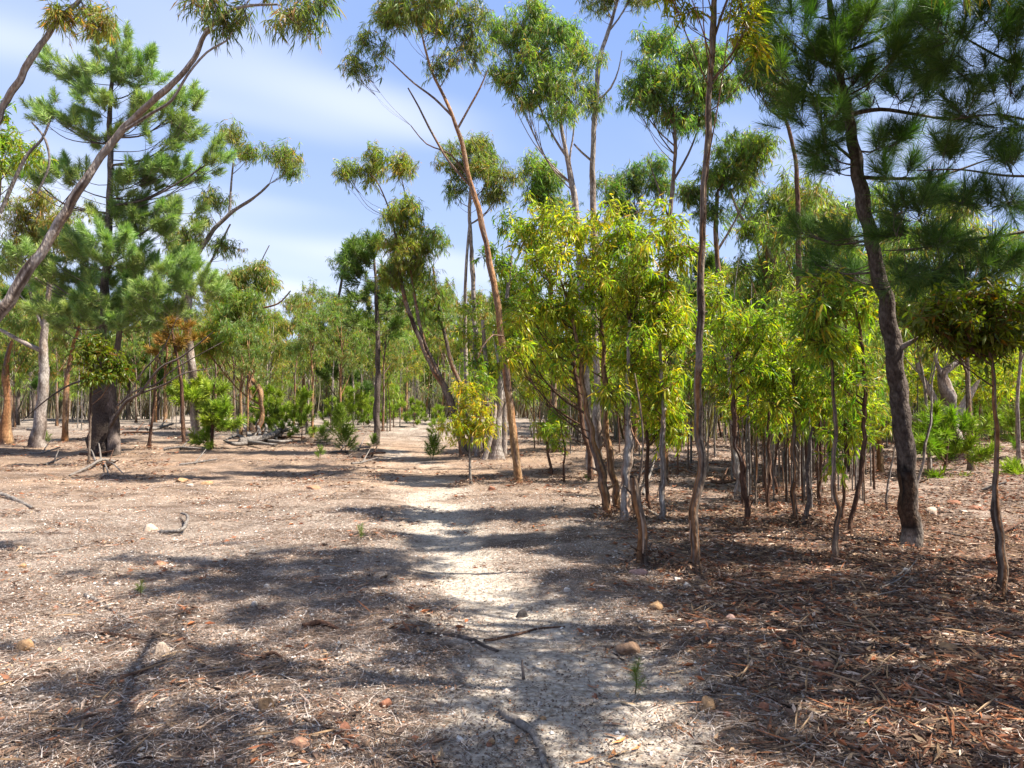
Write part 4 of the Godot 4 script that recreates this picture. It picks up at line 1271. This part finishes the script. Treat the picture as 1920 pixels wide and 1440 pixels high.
	tree("pine_tree", "leaning dark pine with a burnt lower trunk on the right", "tree", [1708, 1022, 40], [[1707, 985, 32], [1704, 930, 33], [1697, 850, 34], [1688, 760, 34], [1676, 660, 32], [1660, 570, 30], [1640, 480, 28], [1622, 400, 26], [1610, 330, 23], [1600, 270, 20], [1590, 210, 17], [1578, 150, 14], [1566, 80, 12], [1556, 0, 10], [1545, -160, 7], [1540, -300, 4]], [[1470, 60, 42, 40, -0.3], [1530, 90, 44, 44, -0.2], [1500, 150, 40, 34], [1560, 170, 44, 30], [1450, 130, 26, 24, -0.4], [1675, 110, 36, 46, -0.5], [1620, 60, 44, 40, -0.3], [1700, 40, 46, 36, -0.4], [1640, 180, 50, 32], [1720, 170, 44, 34, -0.3], [1600, 240, 30, 24, 0.3], [1575, 100, 44, 44, -0.4], [1585, 40, 44, 36, -0.4], [1490, 210, 40, 28, -0.2], [1545, 215, 40, 26, -0.4], [1620, 130, 40, 36, -0.2], [1500, 20, 50, 30], [1760, 100, 44, 36], [1740, 20, 44, 30], [1660, 270, 44, 26, 0.3], [1720, 260, 40, 26], [1700, 330, 44, 26, -0.2], [1740, 360, 40, 20, -0.3], [1545, 280, 34, 24, -0.2], [1560, 320, 36, 18], [1520, 440, 34, 30, 0.6], [1540, 500, 34, 28, 0.5], [1580, 450, 30, 24, 0.4], [1600, 520, 26, 22, 0.4], [1540, -80, 90, 60], [1640, -120, 100, 60], [1560, -220, 80, 60]], {"wf": 0.95, "bark": 6, "limb_bark": 2, "leaf": "pine", "size": 0.86, "dens": 0.6, "tint": Color(0.9, 1.1, 1.0), "rise": 0.12, "kink": 0.18, "flare": 0.3, "twigs": 40, "limbs": [[[1592, 215, 10], [1650, 205, 8], [1720, 215, 6], [1790, 225, 4], [1850, 215, 2]], [[1612, 332, 9], [1680, 335, 7], [1760, 330, 5], [1850, 300, 3], [1890, 290, 2]], [[1600, 300, 7], [1565, 270, 5], [1540, 250, 3]]]})
	tree("pine_tree", "second pine whose dark boughs hang in from beyond the right edge", "tree", [2130, 1080, 50], [[2120, 800, 44], [2100, 500, 36], [2085, 250, 28], [2070, 0, 18], [2060, -250, 8]], [[1790, 60, 46, 36], [1850, 40, 46, 36, -0.3], [1900, 90, 40, 34, -0.3], [1770, 130, 40, 26], [1840, 140, 44, 30], [1895, 170, 36, 26], [1820, 215, 40, 22, 0.2], [1880, 240, 40, 24], [1890, 305, 36, 26], [1780, 290, 34, 18], [1800, 380, 36, 18], [1860, 380, 36, 18], [1700, 395, 30, 16], [1690, 440, 26, 16, 0.2], [1740, 460, 36, 16], [1830, 470, 40, 20], [1880, 500, 40, 22], [1760, 510, 36, 20], [1700, 520, 30, 14], [1820, 540, 40, 18], [1780, -60, 90, 50], [1900, -60, 90, 60], [1950, -200, 120, 80], [2050, 100, 90, 70], [2120, -100, 100, 80]], {"d": 7.6, "bark": 2, "leaf": "pine", "size": 0.86, "dens": 0.6, "tint": Color(0.8, 0.98, 0.95), "rise": -0.1, "kink": 0.2, "twigs": 40, "limbs": [[[2090, 330, 12], [1990, 415, 9], [1900, 438, 7], [1800, 452, 5], [1720, 466, 4], [1655, 470, 2]], [[2085, 250, 12], [1990, 320, 8], [1900, 330, 6], [1800, 318, 4], [1720, 320, 3]], [[2080, 130, 11], [1980, 150, 8], [1880, 110, 6], [1790, 60, 3]], [[2080, 180, 10], [1980, 230, 7], [1870, 215, 5], [1780, 225, 3]], [[1760, 455, 3], [1755, 430, 3], [1748, 425, 3], [1742, 440, 2]]]})
	tree("gum_sapling", "grey-stemmed sapling under broad dark leaves at the right edge", "sapling", [1880, 1118, 22], [[1877, 1060, 21], [1872, 1000, 19], [1864, 958, 20], [1866, 930, 12], [1869, 860, 11], [1866, 780, 10], [1862, 700, 8], [1850, 620, 6]], [[1760, 590, 44, 24], [1810, 570, 44, 26], [1860, 580, 46, 28], [1900, 600, 40, 30], [1790, 620, 44, 24], [1840, 630, 46, 26], [1890, 650, 40, 24], [1735, 620, 26, 18], [1940, 580, 50, 40], [1820, 655, 30, 14]], {"bark": 0, "limb_bark": 3, "leaf": "dark", "size": 0.62, "dens": 0.7, "tint": Color(1.5, 1.3, 0.9), "rise": 0.7, "kink": 0.4, "twigs": 12})
	tree("gum_tree", "massive pale gum with white forking limbs in the right background", "tree", [1785, 870, 40], [[1782, 800, 34], [1775, 745, 26], [1768, 705, 20], [1780, 690, 12], [1805, 672, 8]], [[1740, 590, 36, 26], [1800, 590, 40, 24]], {"d": 21.0, "bark": 1, "wf": 1.0, "leaf": "dark", "size": 1.3, "kink": 0.3, "limbs": [[[1760, 770, 16], [1745, 735, 13], [1728, 705, 9], [1720, 680, 8]], [[1768, 715, 11], [1760, 690, 8], [1752, 668, 6]], [[1790, 800, 20], [1808, 760, 18], [1826, 728, 11], [1836, 712, 4]], [[1750, 805, 9], [1715, 785, 8], [1680, 765, 10], [1655, 730, 10], [1640, 690, 9], [1615, 640, 7]]]})
	tree("young_pine", "bright green young pine in front of the pale forking gum", "tree", [1760, 930, 9], [[1770, 880, 7], [1780, 810, 5], [1788, 770, 3]], [[1795, 815, 40, 26], [1760, 840, 44, 28], [1800, 850, 40, 26], [1750, 800, 30, 22], [1770, 905, 24, 16]], {"d": 16.5, "bark": 3, "leaf": "pinefar", "size": 1.25, "dens": 1.1, "tint": Color(1.9, 1.9, 0.65), "rise": 0.2})
	tree("young_pine", "low bright young pine at the right edge behind the broad-leaved sapling", "tree", [1915, 925, 8], [[1915, 895, 6], [1916, 870, 4]], [[1900, 900, 40, 18], [1930, 890, 40, 22]], {"d": 17.0, "bark": 3, "leaf": "pinefar", "size": 1.2, "dens": 1.2, "tint": Color(2.2, 2.1, 0.65), "rise": 0.2})
	var th := [
		[[1402, 985, 14], [[1400, 940, 12], [1394, 890, 13], [1382, 830, 12], [1378, 780, 11], [1376, 700, 8], [1390, 640, 5]], [[1390, 620, 40, 30], [1430, 640, 40, 30], [1370, 660, 34, 26], [1410, 690, 40, 26], [1440, 600, 34, 24], [1350, 610, 26, 30]], "dark-kneed sapling with a curved foot right of the winding trunk", 3],
		[[1386, 938, 18], [[1382, 890, 15], [1376, 840, 13], [1368, 780, 11], [1370, 690, 8]], [[1340, 520, 24, 34], [1345, 570, 26, 30], [1380, 590, 30, 24]], "pale double-stemmed sapling with a yellow foot behind the dark-kneed one", 1],
		[[1492, 985, 12], [[1490, 930, 11], [1488, 850, 10], [1490, 760, 8], [1485, 690, 6]], [[1470, 660, 40, 30], [1500, 700, 40, 30], [1460, 720, 36, 24], [1515, 650, 34, 26], [1480, 750, 34, 20]], "grey sapling with a burnt stub in the middle of the thicket", 0],
		[[1510, 990, 15], [[1514, 940, 10], [1518, 860, 9], [1524, 800, 5]], [], "short burnt stub leaning against the grey sapling", 2],
		[[1562, 1058, 18], [[1562, 1020, 13], [1568, 960, 10], [1564, 880, 9], [1566, 790, 8], [1560, 700, 7], [1550, 620, 6], [1540, 540, 4]], [[1530, 590, 26, 26], [1545, 630, 24, 20], [1525, 560, 26, 20]], "tall grey pole with a split burnt foot left of the leaning pine", 0],
		[[1594, 1002, 12], [[1602, 930, 11], [1616, 860, 11], [1622, 800, 9], [1618, 700, 8], [1612, 620, 7], [1600, 560, 5]], [[1590, 590, 30, 24], [1560, 690, 36, 26], [1590, 720, 34, 26], [1600, 650, 26, 24]], "dark bowed pole nearest the leaning pine on its left", 3],
		[[1580, 985, 8], [[1582, 900, 7], [1586, 800, 7], [1584, 680, 6], [1588, 590, 4]], [[1560, 740, 34, 24], [1590, 780, 26, 24], [1570, 820, 24, 30]], "straight thin pole with yellow leaves behind the bowed pole", 3],
		[[1440, 960, 8], [[1444, 880, 7], [1440, 800, 6], [1446, 720, 5]], [[1440, 740, 34, 24], [1420, 700, 30, 24], [1450, 780, 26, 18]], "thin sapling between the dark-kneed sapling and the burnt stub", 3],
		[[1718, 978, 7], [[1720, 920, 6], [1732, 850, 6], [1744, 790, 5], [1748, 720, 4], [1760, 650, 2]], [], "thin white bent stem just right of the leaning pine", 1],
		[[1662, 962, 6], [[1664, 920, 5], [1672, 870, 4], [1680, 820, 3]], [], "thin pale twig-like stem just left of the leaning pine's foot", 1],
		[[1058, 905, 6], [[1056, 870, 5], [1058, 840, 4], [1052, 800, 3]], [[1050, 815, 20, 14]], "small dark sapling in the gap left of the yellow-green clump", 3],
		[[1033, 890, 7], [[1028, 850, 6], [1022, 820, 4]], [[1020, 810, 28, 16], [1040, 800, 22, 16]], "low leafy sapling beyond the gap left of the yellow-green clump", 3],
		[[1458, 930, 7], [[1450, 880, 6], [1462, 810, 5], [1458, 740, 4]], [[1475, 800, 24, 18]], "crooked thin stem in the thicket with one low leaf tuft", 3],
		[[1535, 950, 7], [[1540, 880, 6], [1536, 790, 6], [1540, 700, 4]], [[1530, 700, 34, 26], [1520, 760, 30, 22]], "thin pole in the thicket under a yellow leaf mass", 3],
	]
	for s in th:
		tree("gum_sapling" if s[2].size() > 0 else "bare_sapling", s[3], "sapling", s[0], s[1], s[2], {"bark": s[4], "leaf": "sap", "size": 0.78, "dens": 0.6, "tint": Color(0.95, 1.0, 0.85), "kink": 0.8, "group": "saplings of the right-hand thicket"})

# trees beside and behind the camera, whose shade falls on the foreground
func shade_trees() -> void:
	var spots := [[4.4, -2.5, 7.4, 1.3, -0.2], [3.6, -1.6, 6.6, 1.2, -0.12], [3.55, -3.8, 7.4, 1.4, -0.2], [4.8, -4.9, 7.6, 1.4, -0.2], [6.9, -5.9, 7.0, 1.3, -0.1], [6.6, -4.1, 8.0, 1.4, -0.03], [5.4, 1.3, 7.4, 1.3, -0.03], [6.0, -1.3, 6.6, 1.3, 0.0], [5.2, 0.1, 7.6, 1.3, -0.12], [7.4, -6.9, 8.4, 1.5, -0.05], [4.9, -4.5, 7.2, 1.3, -0.12], [7.6, -2.3, 8.2, 1.5, -0.05], [6.0, -5.3, 8.6, 1.4, 0.0]]
	for s in spots:
		rng.seed = int(s[0] * 100)
		var p := pole_tree("gum_tree", "gum beside the camera %d" % int(s[0] * 10), s[2], 0.09, s[4], 9, "gum", 0, s[3], 0.62, Color.WHITE, 0.9, 0.36)
		p.position = on_ground(s[0], s[1])
		if s[0] == 4.4:   # a long bough reaching over towards the path
			var bm := MB.new()
			var bl := smooth_line([Vector3(-0.75, 4.9, 0), Vector3(-1.5, 5.9, 0.05), Vector3(-2.2, 6.1, -0.1), Vector3(-2.9, 5.8, -1.1), Vector3(-3.5, 5.3, -2.05)], [0.055, 0.05, 0.045, 0.035, 0.02], 0.15)
			tube(bm, bl[0], bl[1], 7, 0, 3.0, 0.2)
			part("bough", bm, M.bark, p)
		tag(p, "gum standing out of the picture beside the viewer, shading the foreground", "tree", "gums beside the viewer")

func floor_things() -> void:
	var tan := Color(0.40, 0.25, 0.13)
	var rust := Color(0.30, 0.13, 0.075)
	var pale := Color(0.55, 0.49, 0.43)
	rock("squarish tan stone at the right of the sandy path near the viewer", 1328, 1328, 40, 32, tan)
	rock("small rust stone touching the squarish tan stone", 1362, 1345, 22, 16, rust)
	rock("rust-brown stone right of the squarish tan stone", 1434, 1334, 26, 20, rust)
	rock("ochre stone half in litter at the lower right", 1778, 1220, 44, 26, tan)
	rock("dark brown stone half buried in the leaf litter of the lower right", 1536, 1256, 46, 26, rust)
	rock("brown stone at the edge of path and leaf litter", 1180, 1222, 52, 26, Color(0.30, 0.19, 0.12))
	rock("tan stone under the winding trunk, left of the pinkish one", 1228, 1142, 34, 20, tan)
	rock("pinkish stone among leaves below the winding trunk", 1370, 1163, 28, 16, Color(0.46, 0.30, 0.25))
	rock("flat pink stone slab at the foot of the broken sapling stub", 1198, 1076, 42, 12, Color(0.46, 0.29, 0.25))
	rock("ochre stone in the shade at the far left foreground", 46, 1220, 34, 26, tan)
	rock("pale flat stone left of the shadowed path", 300, 1228, 36, 28, Color(0.45, 0.36, 0.28))
	rock("ochre stone standing upright at lower left centre", 498, 1328, 28, 28, tan)
	rock("brown stone beside the upright ochre stone", 642, 1372, 36, 24, rust)
	rock("orange flat rock slab at the bottom left centre", 566, 1402, 60, 20, Color(0.48, 0.27, 0.17))
	rock("small red stone left of the path's pale sand", 722, 1324, 24, 20, rust)
	rock("red-brown pebble near the middle of the lower path", 664, 1408, 22, 14, rust)
	rock("white quartz pebble left of the path", 726, 1168, 20, 12, Color(0.66, 0.64, 0.62))
	rock("white quartz pebble at the path's lower left", 862, 1390, 20, 14, Color(0.68, 0.66, 0.64))
	rock("white quartz pebble in gravel at lower left", 386, 1346, 16, 10, Color(0.68, 0.66, 0.64))
	rock("pale stone beside bark strips on the left ground", 282, 994, 34, 14, Color(0.5, 0.40, 0.32))
	rock("small orange stone left of the broad shadow", 300, 1058, 30, 12, Color(0.42, 0.23, 0.14))
	rock("flat reddish stone in the sunlit ground left of the path", 590, 916, 40, 10, Color(0.40, 0.21, 0.12))
	rock("ochre stone with a white one beside it on the left clearing", 342, 903, 28, 12, tan)
	rock("white stone beside the ochre one on the left clearing", 356, 912, 24, 8, pale)
	rock("orange stone behind the white one on the left clearing", 390, 908, 26, 9, tan)
	rock("upright brown stone beside the far edge of the path", 922, 919, 14, 12, rust)
	rock("tan boulder in the sunlit clearing right of the leaning pine", 1748, 966, 28, 20, Color(0.46, 0.37, 0.30))
	rock("flat red stone in the right clearing behind the boulder", 1790, 944, 40, 10, rust)
	rock("second flat red stone at the back of the right clearing", 1830, 955, 34, 8, rust)
	rock("grey stone near the foot of the leaning pine", 1806, 962, 20, 10, pale)
	rng.seed = 99
	for k in 46:
		var px := rf(20, 1900)
		var py := 1000.0 + pow(rng.randf(), 0.8) * 420.0
		var sz := rf(9, 17)
		var t := rng.randf()
		var c := Color(0.62, 0.58, 0.54) if t < 0.45 else (rust if t < 0.7 else tan)
		var nm := "white" if t < 0.45 else ("rust-red" if t < 0.7 else "tan")
		rock("small %s pebble loose on the %s" % [nm, "gravelly left ground" if px < 740 else ("sandy path" if px < 1200 else "right-hand leaf litter")], px, py, sz, sz * 0.7, c, "small %s pebbles" % nm)
		rng.seed = 1000 + k
	stick("thick grey stick lying across the path at the bottom of the picture", [[940, 1340], [975, 1362], [1008, 1392], [1022, 1440], [1030, 1475]], 17, 4)
	stick("long dark branch lying over the sand left of the path's middle", [[775, 1186], [830, 1190], [880, 1200], [915, 1216], [935, 1222]], 9, 2)
	stick("slender brown stick crossing the path at an angle", [[908, 1204], [960, 1194], [1010, 1180], [1060, 1176]], 6, 3)
	stick("pale dead branch with side twigs in the right-hand leaf litter", [[1580, 1142], [1620, 1124], [1660, 1100], [1694, 1082, 0.05]], 7, 4, "fallen sticks on the ground", "fallen_branch", [[[1620, 1124], [1660, 1122, 0.03], [1700, 1118, 0.05]], [[1650, 1106], [1690, 1096, 0.05], [1720, 1070, 0.1]], [[1600, 1134], [1640, 1140], [1670, 1134]]])
	stick("pale weathered stick pair lying at the bottom left centre", [[430, 1384], [480, 1388], [540, 1382], [584, 1376]], 11, 4)
	stick("thin pale stick right of the bottom left stick pair", [[470, 1400], [520, 1396], [580, 1382]], 8, 4)
	stick("grey stick slanting down through the left leaf litter", [[160, 1118], [200, 1140], [250, 1168]], 8, 4)
	stick("short grey stick in the shade left of the path", [[640, 1238], [680, 1258], [702, 1272]], 8, 4)
	stick("forked grey branch at the left edge of the broad shadow", [[300, 1000], [340, 1004, 0.05], [352, 985, 0.1], [340, 970, 0.05]], 8, 4)
	stick("long thin twig across the left foreground litter", [[60, 1040], [140, 1028], [200, 1012]], 5, 4)
	stick("pale fallen limb at the far left", [[0, 930], [30, 940], [60, 955]], 10, 4)
	stick("thin pale stick above the left fallen limb", [[0, 1000], [110, 1000], [250, 1006]], 4, 4)
	stick("thin stick lying along the bottom right edge", [[1560, 1430], [1660, 1424], [1740, 1418]], 8, 3)
	stick("grey stick in the right litter near the ochre stone", [[1820, 1198], [1880, 1196], [1925, 1197]], 6, 4)
	stick("grey stick on the gravel right of the squarish stone", [[1390, 1378], [1440, 1366], [1490, 1358]], 7, 4)
	stick("dark burnt spike standing up in the sandy path", [[982, 1277], [980, 1272, 0.06], [979, 1270, 0.10]], 7, 2)
	stick("thin forked twig beside the lower sand", [[1290, 1360], [1300, 1340], [1302, 1380]], 5, 4)
	stick("fallen pale pole behind the broken sapling stub", [[1204, 952], [1240, 972], [1266, 980]], 6, 4)
	stick("second fallen pole behind the broken sapling stub", [[1206, 940, 0.1], [1232, 880, 0.4], [1238, 850, 0.6]], 5, 4)
	stick("fallen branch at the back of the right-hand clearing", [[1860, 1006], [1900, 998, 0.06], [1930, 985, 0.1]], 7, 3)
	rock("dark charred lump on the sand at the path's right edge", 980, 1156, 24, 20, Color(0.035, 0.03, 0.03), "")
	stick("thin log behind the leaning pine", [[1740, 996], [1790, 1004], [1850, 1012]], 6, 2)
	var g := "bark strips shed on the ground"
	stick("curled red bark strip in the broad shadow left of the path", [[568, 1182], [600, 1176, 0.02], [636, 1184]], 14, 3, g, "bark_strip")
	stick("curled brown bark strip lower left of the broad shadow", [[490, 1240], [510, 1232, 0.02], [530, 1236]], 9, 3, g, "bark_strip")
	stick("long reddish bark strip across the left foreground", [[120, 1188], [200, 1192, 0.01], [275, 1204]], 8, 3, g, "bark_strip")
	stick("reddish bark strip slanting up at the left foreground", [[225, 1274], [270, 1262, 0.01], [315, 1236]], 9, 3, g, "bark_strip")
	stick("tan bark strip at the far left edge foreground", [[0, 1284], [50, 1278, 0.01], [100, 1270]], 9, 3, g, "bark_strip")
	stick("small dark twig curl beside the lower left path", [[620, 1412], [640, 1402, 0.01], [662, 1390]], 7, 2, g, "bark_strip")
	# the grey driftwood heap and the dead brush round the left pine
	stick("heap of bleached grey driftwood limbs lying in the clearing", [[452, 836, 0.05], [485, 834, 0.12], [515, 830, 0.25], [540, 815, 0.45]], 15, 4, "", "driftwood", [[[470, 834], [462, 820, 0.2], [448, 812, 0.35]], [[485, 834], [486, 820, 0.2], [474, 808, 0.45]], [[500, 834], [512, 822, 0.2], [530, 810, 0.4]], [[465, 834], [445, 828, 0.1], [424, 832, 0.02]], [[505, 834], [525, 838, 0.05], [548, 834, 0.03]], [[470, 836], [495, 842, 0.05], [520, 842, 0.02]], [[492, 832], [500, 820, 0.2], [494, 808, 0.4]], [[460, 838], [440, 842, 0.04], [420, 838, 0.1]], [[515, 832], [520, 822, 0.2], [512, 814, 0.35]], [[475, 832], [458, 812, 0.3], [460, 804, 0.5]], [[525, 826, 0.2], [540, 824, 0.25], [556, 818, 0.3]]])
	stick("spray of thin dead branches at the foot of the left pine", [[215, 868], [190, 872, 0.1], [160, 884, 0.05], [130, 893]], 6, 4, "", "dead_brush", [[[190, 870], [185, 856, 0.35], [178, 846, 0.5]], [[200, 870], [212, 880, 0.1], [232, 892]], [[180, 872], [170, 862, 0.25], [150, 860, 0.2]], [[195, 870], [200, 885, 0.05], [204, 896]]])
	for k in 22:
		rng.seed = 7000 + k
		var px := rf(40, 700) if k < 15 else rf(1080, 1880)
		var py := rf(806, 880) if k < 15 else rf(885, 930)
		var ln := rf(30, 80)
		var dy := rf(-6, 6)
		stick("%s fallen limb on the open floor, %s" % ["pale" if k % 3 else "brown", landmark(px)], [[px, py], [px + ln * 0.4, py + dy * 0.6, rf(0, 0.1)], [px + ln, py + dy, rf(0, 0.25)]], rf(4, 7), 4 if k % 3 else 3, "fallen limbs before the far trees", "fallen_limb", [[[px + ln * 0.4, py + dy * 0.6], [px + ln * 0.55, py - 4, 0.15], [px + ln * 0.7, py - 8, 0.3]]])
	rng.seed = 555
	for k in 64:
		rng.seed = 9000 + k
		var right := k % 4 != 0
		var px := rf(1080, 1910) if right else rf(20, 1000)
		var py := rf(1190, 1436)
		if right and py < 1100 + (1400 - px) * 0.6:
			py = minf(1430.0, 1120 + (1400 - px) * 0.6 + rf(40, 200))
		var t := rng.randf()
		var c := Color(0.34, 0.15, 0.06)
		var nm := "orange-brown"
		if t < 0.3:
			c = Color(0.40, 0.28, 0.16); nm = "tan"
		elif t < 0.45:
			c = Color(0.20, 0.12, 0.08); nm = "dark brown"
		fallen_leaf("curled %s gum leaf on the %s" % [nm, "right-hand leaf litter" if right else ("gravelly left foreground" if px < 700 else "sandy path")], px, py, rf(0.075, 0.125), rf(0, TAU), c)
	fallen_leaf("large yellow-green fresh leaf on the lower right litter", 1624, 1357, 0.11, 0.5, Color(0.36, 0.34, 0.05))
	fallen_leaf("yellow fresh leaf above the large yellow-green one", 1652, 1326, 0.09, 0.6, Color(0.42, 0.34, 0.09))
	fallen_leaf("pale yellow-green leaf left of the yellow one", 1610, 1300, 0.09, 0.1, Color(0.36, 0.32, 0.12))
	fallen_leaf("tan-orange leaf at the gravel's edge", 1448, 1290, 0.10, 0.2, Color(0.46, 0.30, 0.13))
	fallen_leaf("pale tan leaf at the right edge of the litter", 1838, 1206, 0.12, 0.3, Color(0.40, 0.29, 0.17))
	fallen_leaf("bright orange leaf at the bottom right of the sand", 1160, 1392, 0.10, 5.6, Color(0.46, 0.19, 0.07))
	fallen_leaf("rust leaf on the sand below the seedling", 1112, 1290, 0.09, 0.7, Color(0.34, 0.15, 0.08))
	seedling("tiny pine seedling at the right edge of the sandy path near the viewer", 1190, 1302, 50, "pine0")
	seedling("brownish seedling standing alone in the broad left shadow", 676, 1014, 26, "pine1")
	seedling("tuft-like seedling among bark on the left ground", 263, 1122, 26, "pine2")
	seedling("seedling pine standing on the path where it meets the woods", 811, 862, 40, "pinemid0")
	seedling("bright seedling pine by the foot of the slender dark pine", 648, 850, 46, "pinemid1")
	seedling("dark bushy seedling pine left of the slender dark pine", 640, 826, 70, "pinefar1")
	seedling("light green seedling pine just left of the slender pine's foot", 700, 842, 24, "pinemid2")
	seedling("small bright seedling pine left of the bushy seedlings", 606, 834, 30, "pinemid3")
	seedling("low seedling in front of the bushy seedlings", 600, 862, 22, "pinemid1")
	seedling("light green seedling pine right of the grey driftwood", 515, 812, 44, "pinefar2")
	seedling("green tuft left of the left pine on open ground", 86, 832, 20, "pinemid0")
	seedling("small seedling below the fallen leaves of the right clump", 1100, 905, 14, "pinemid2")
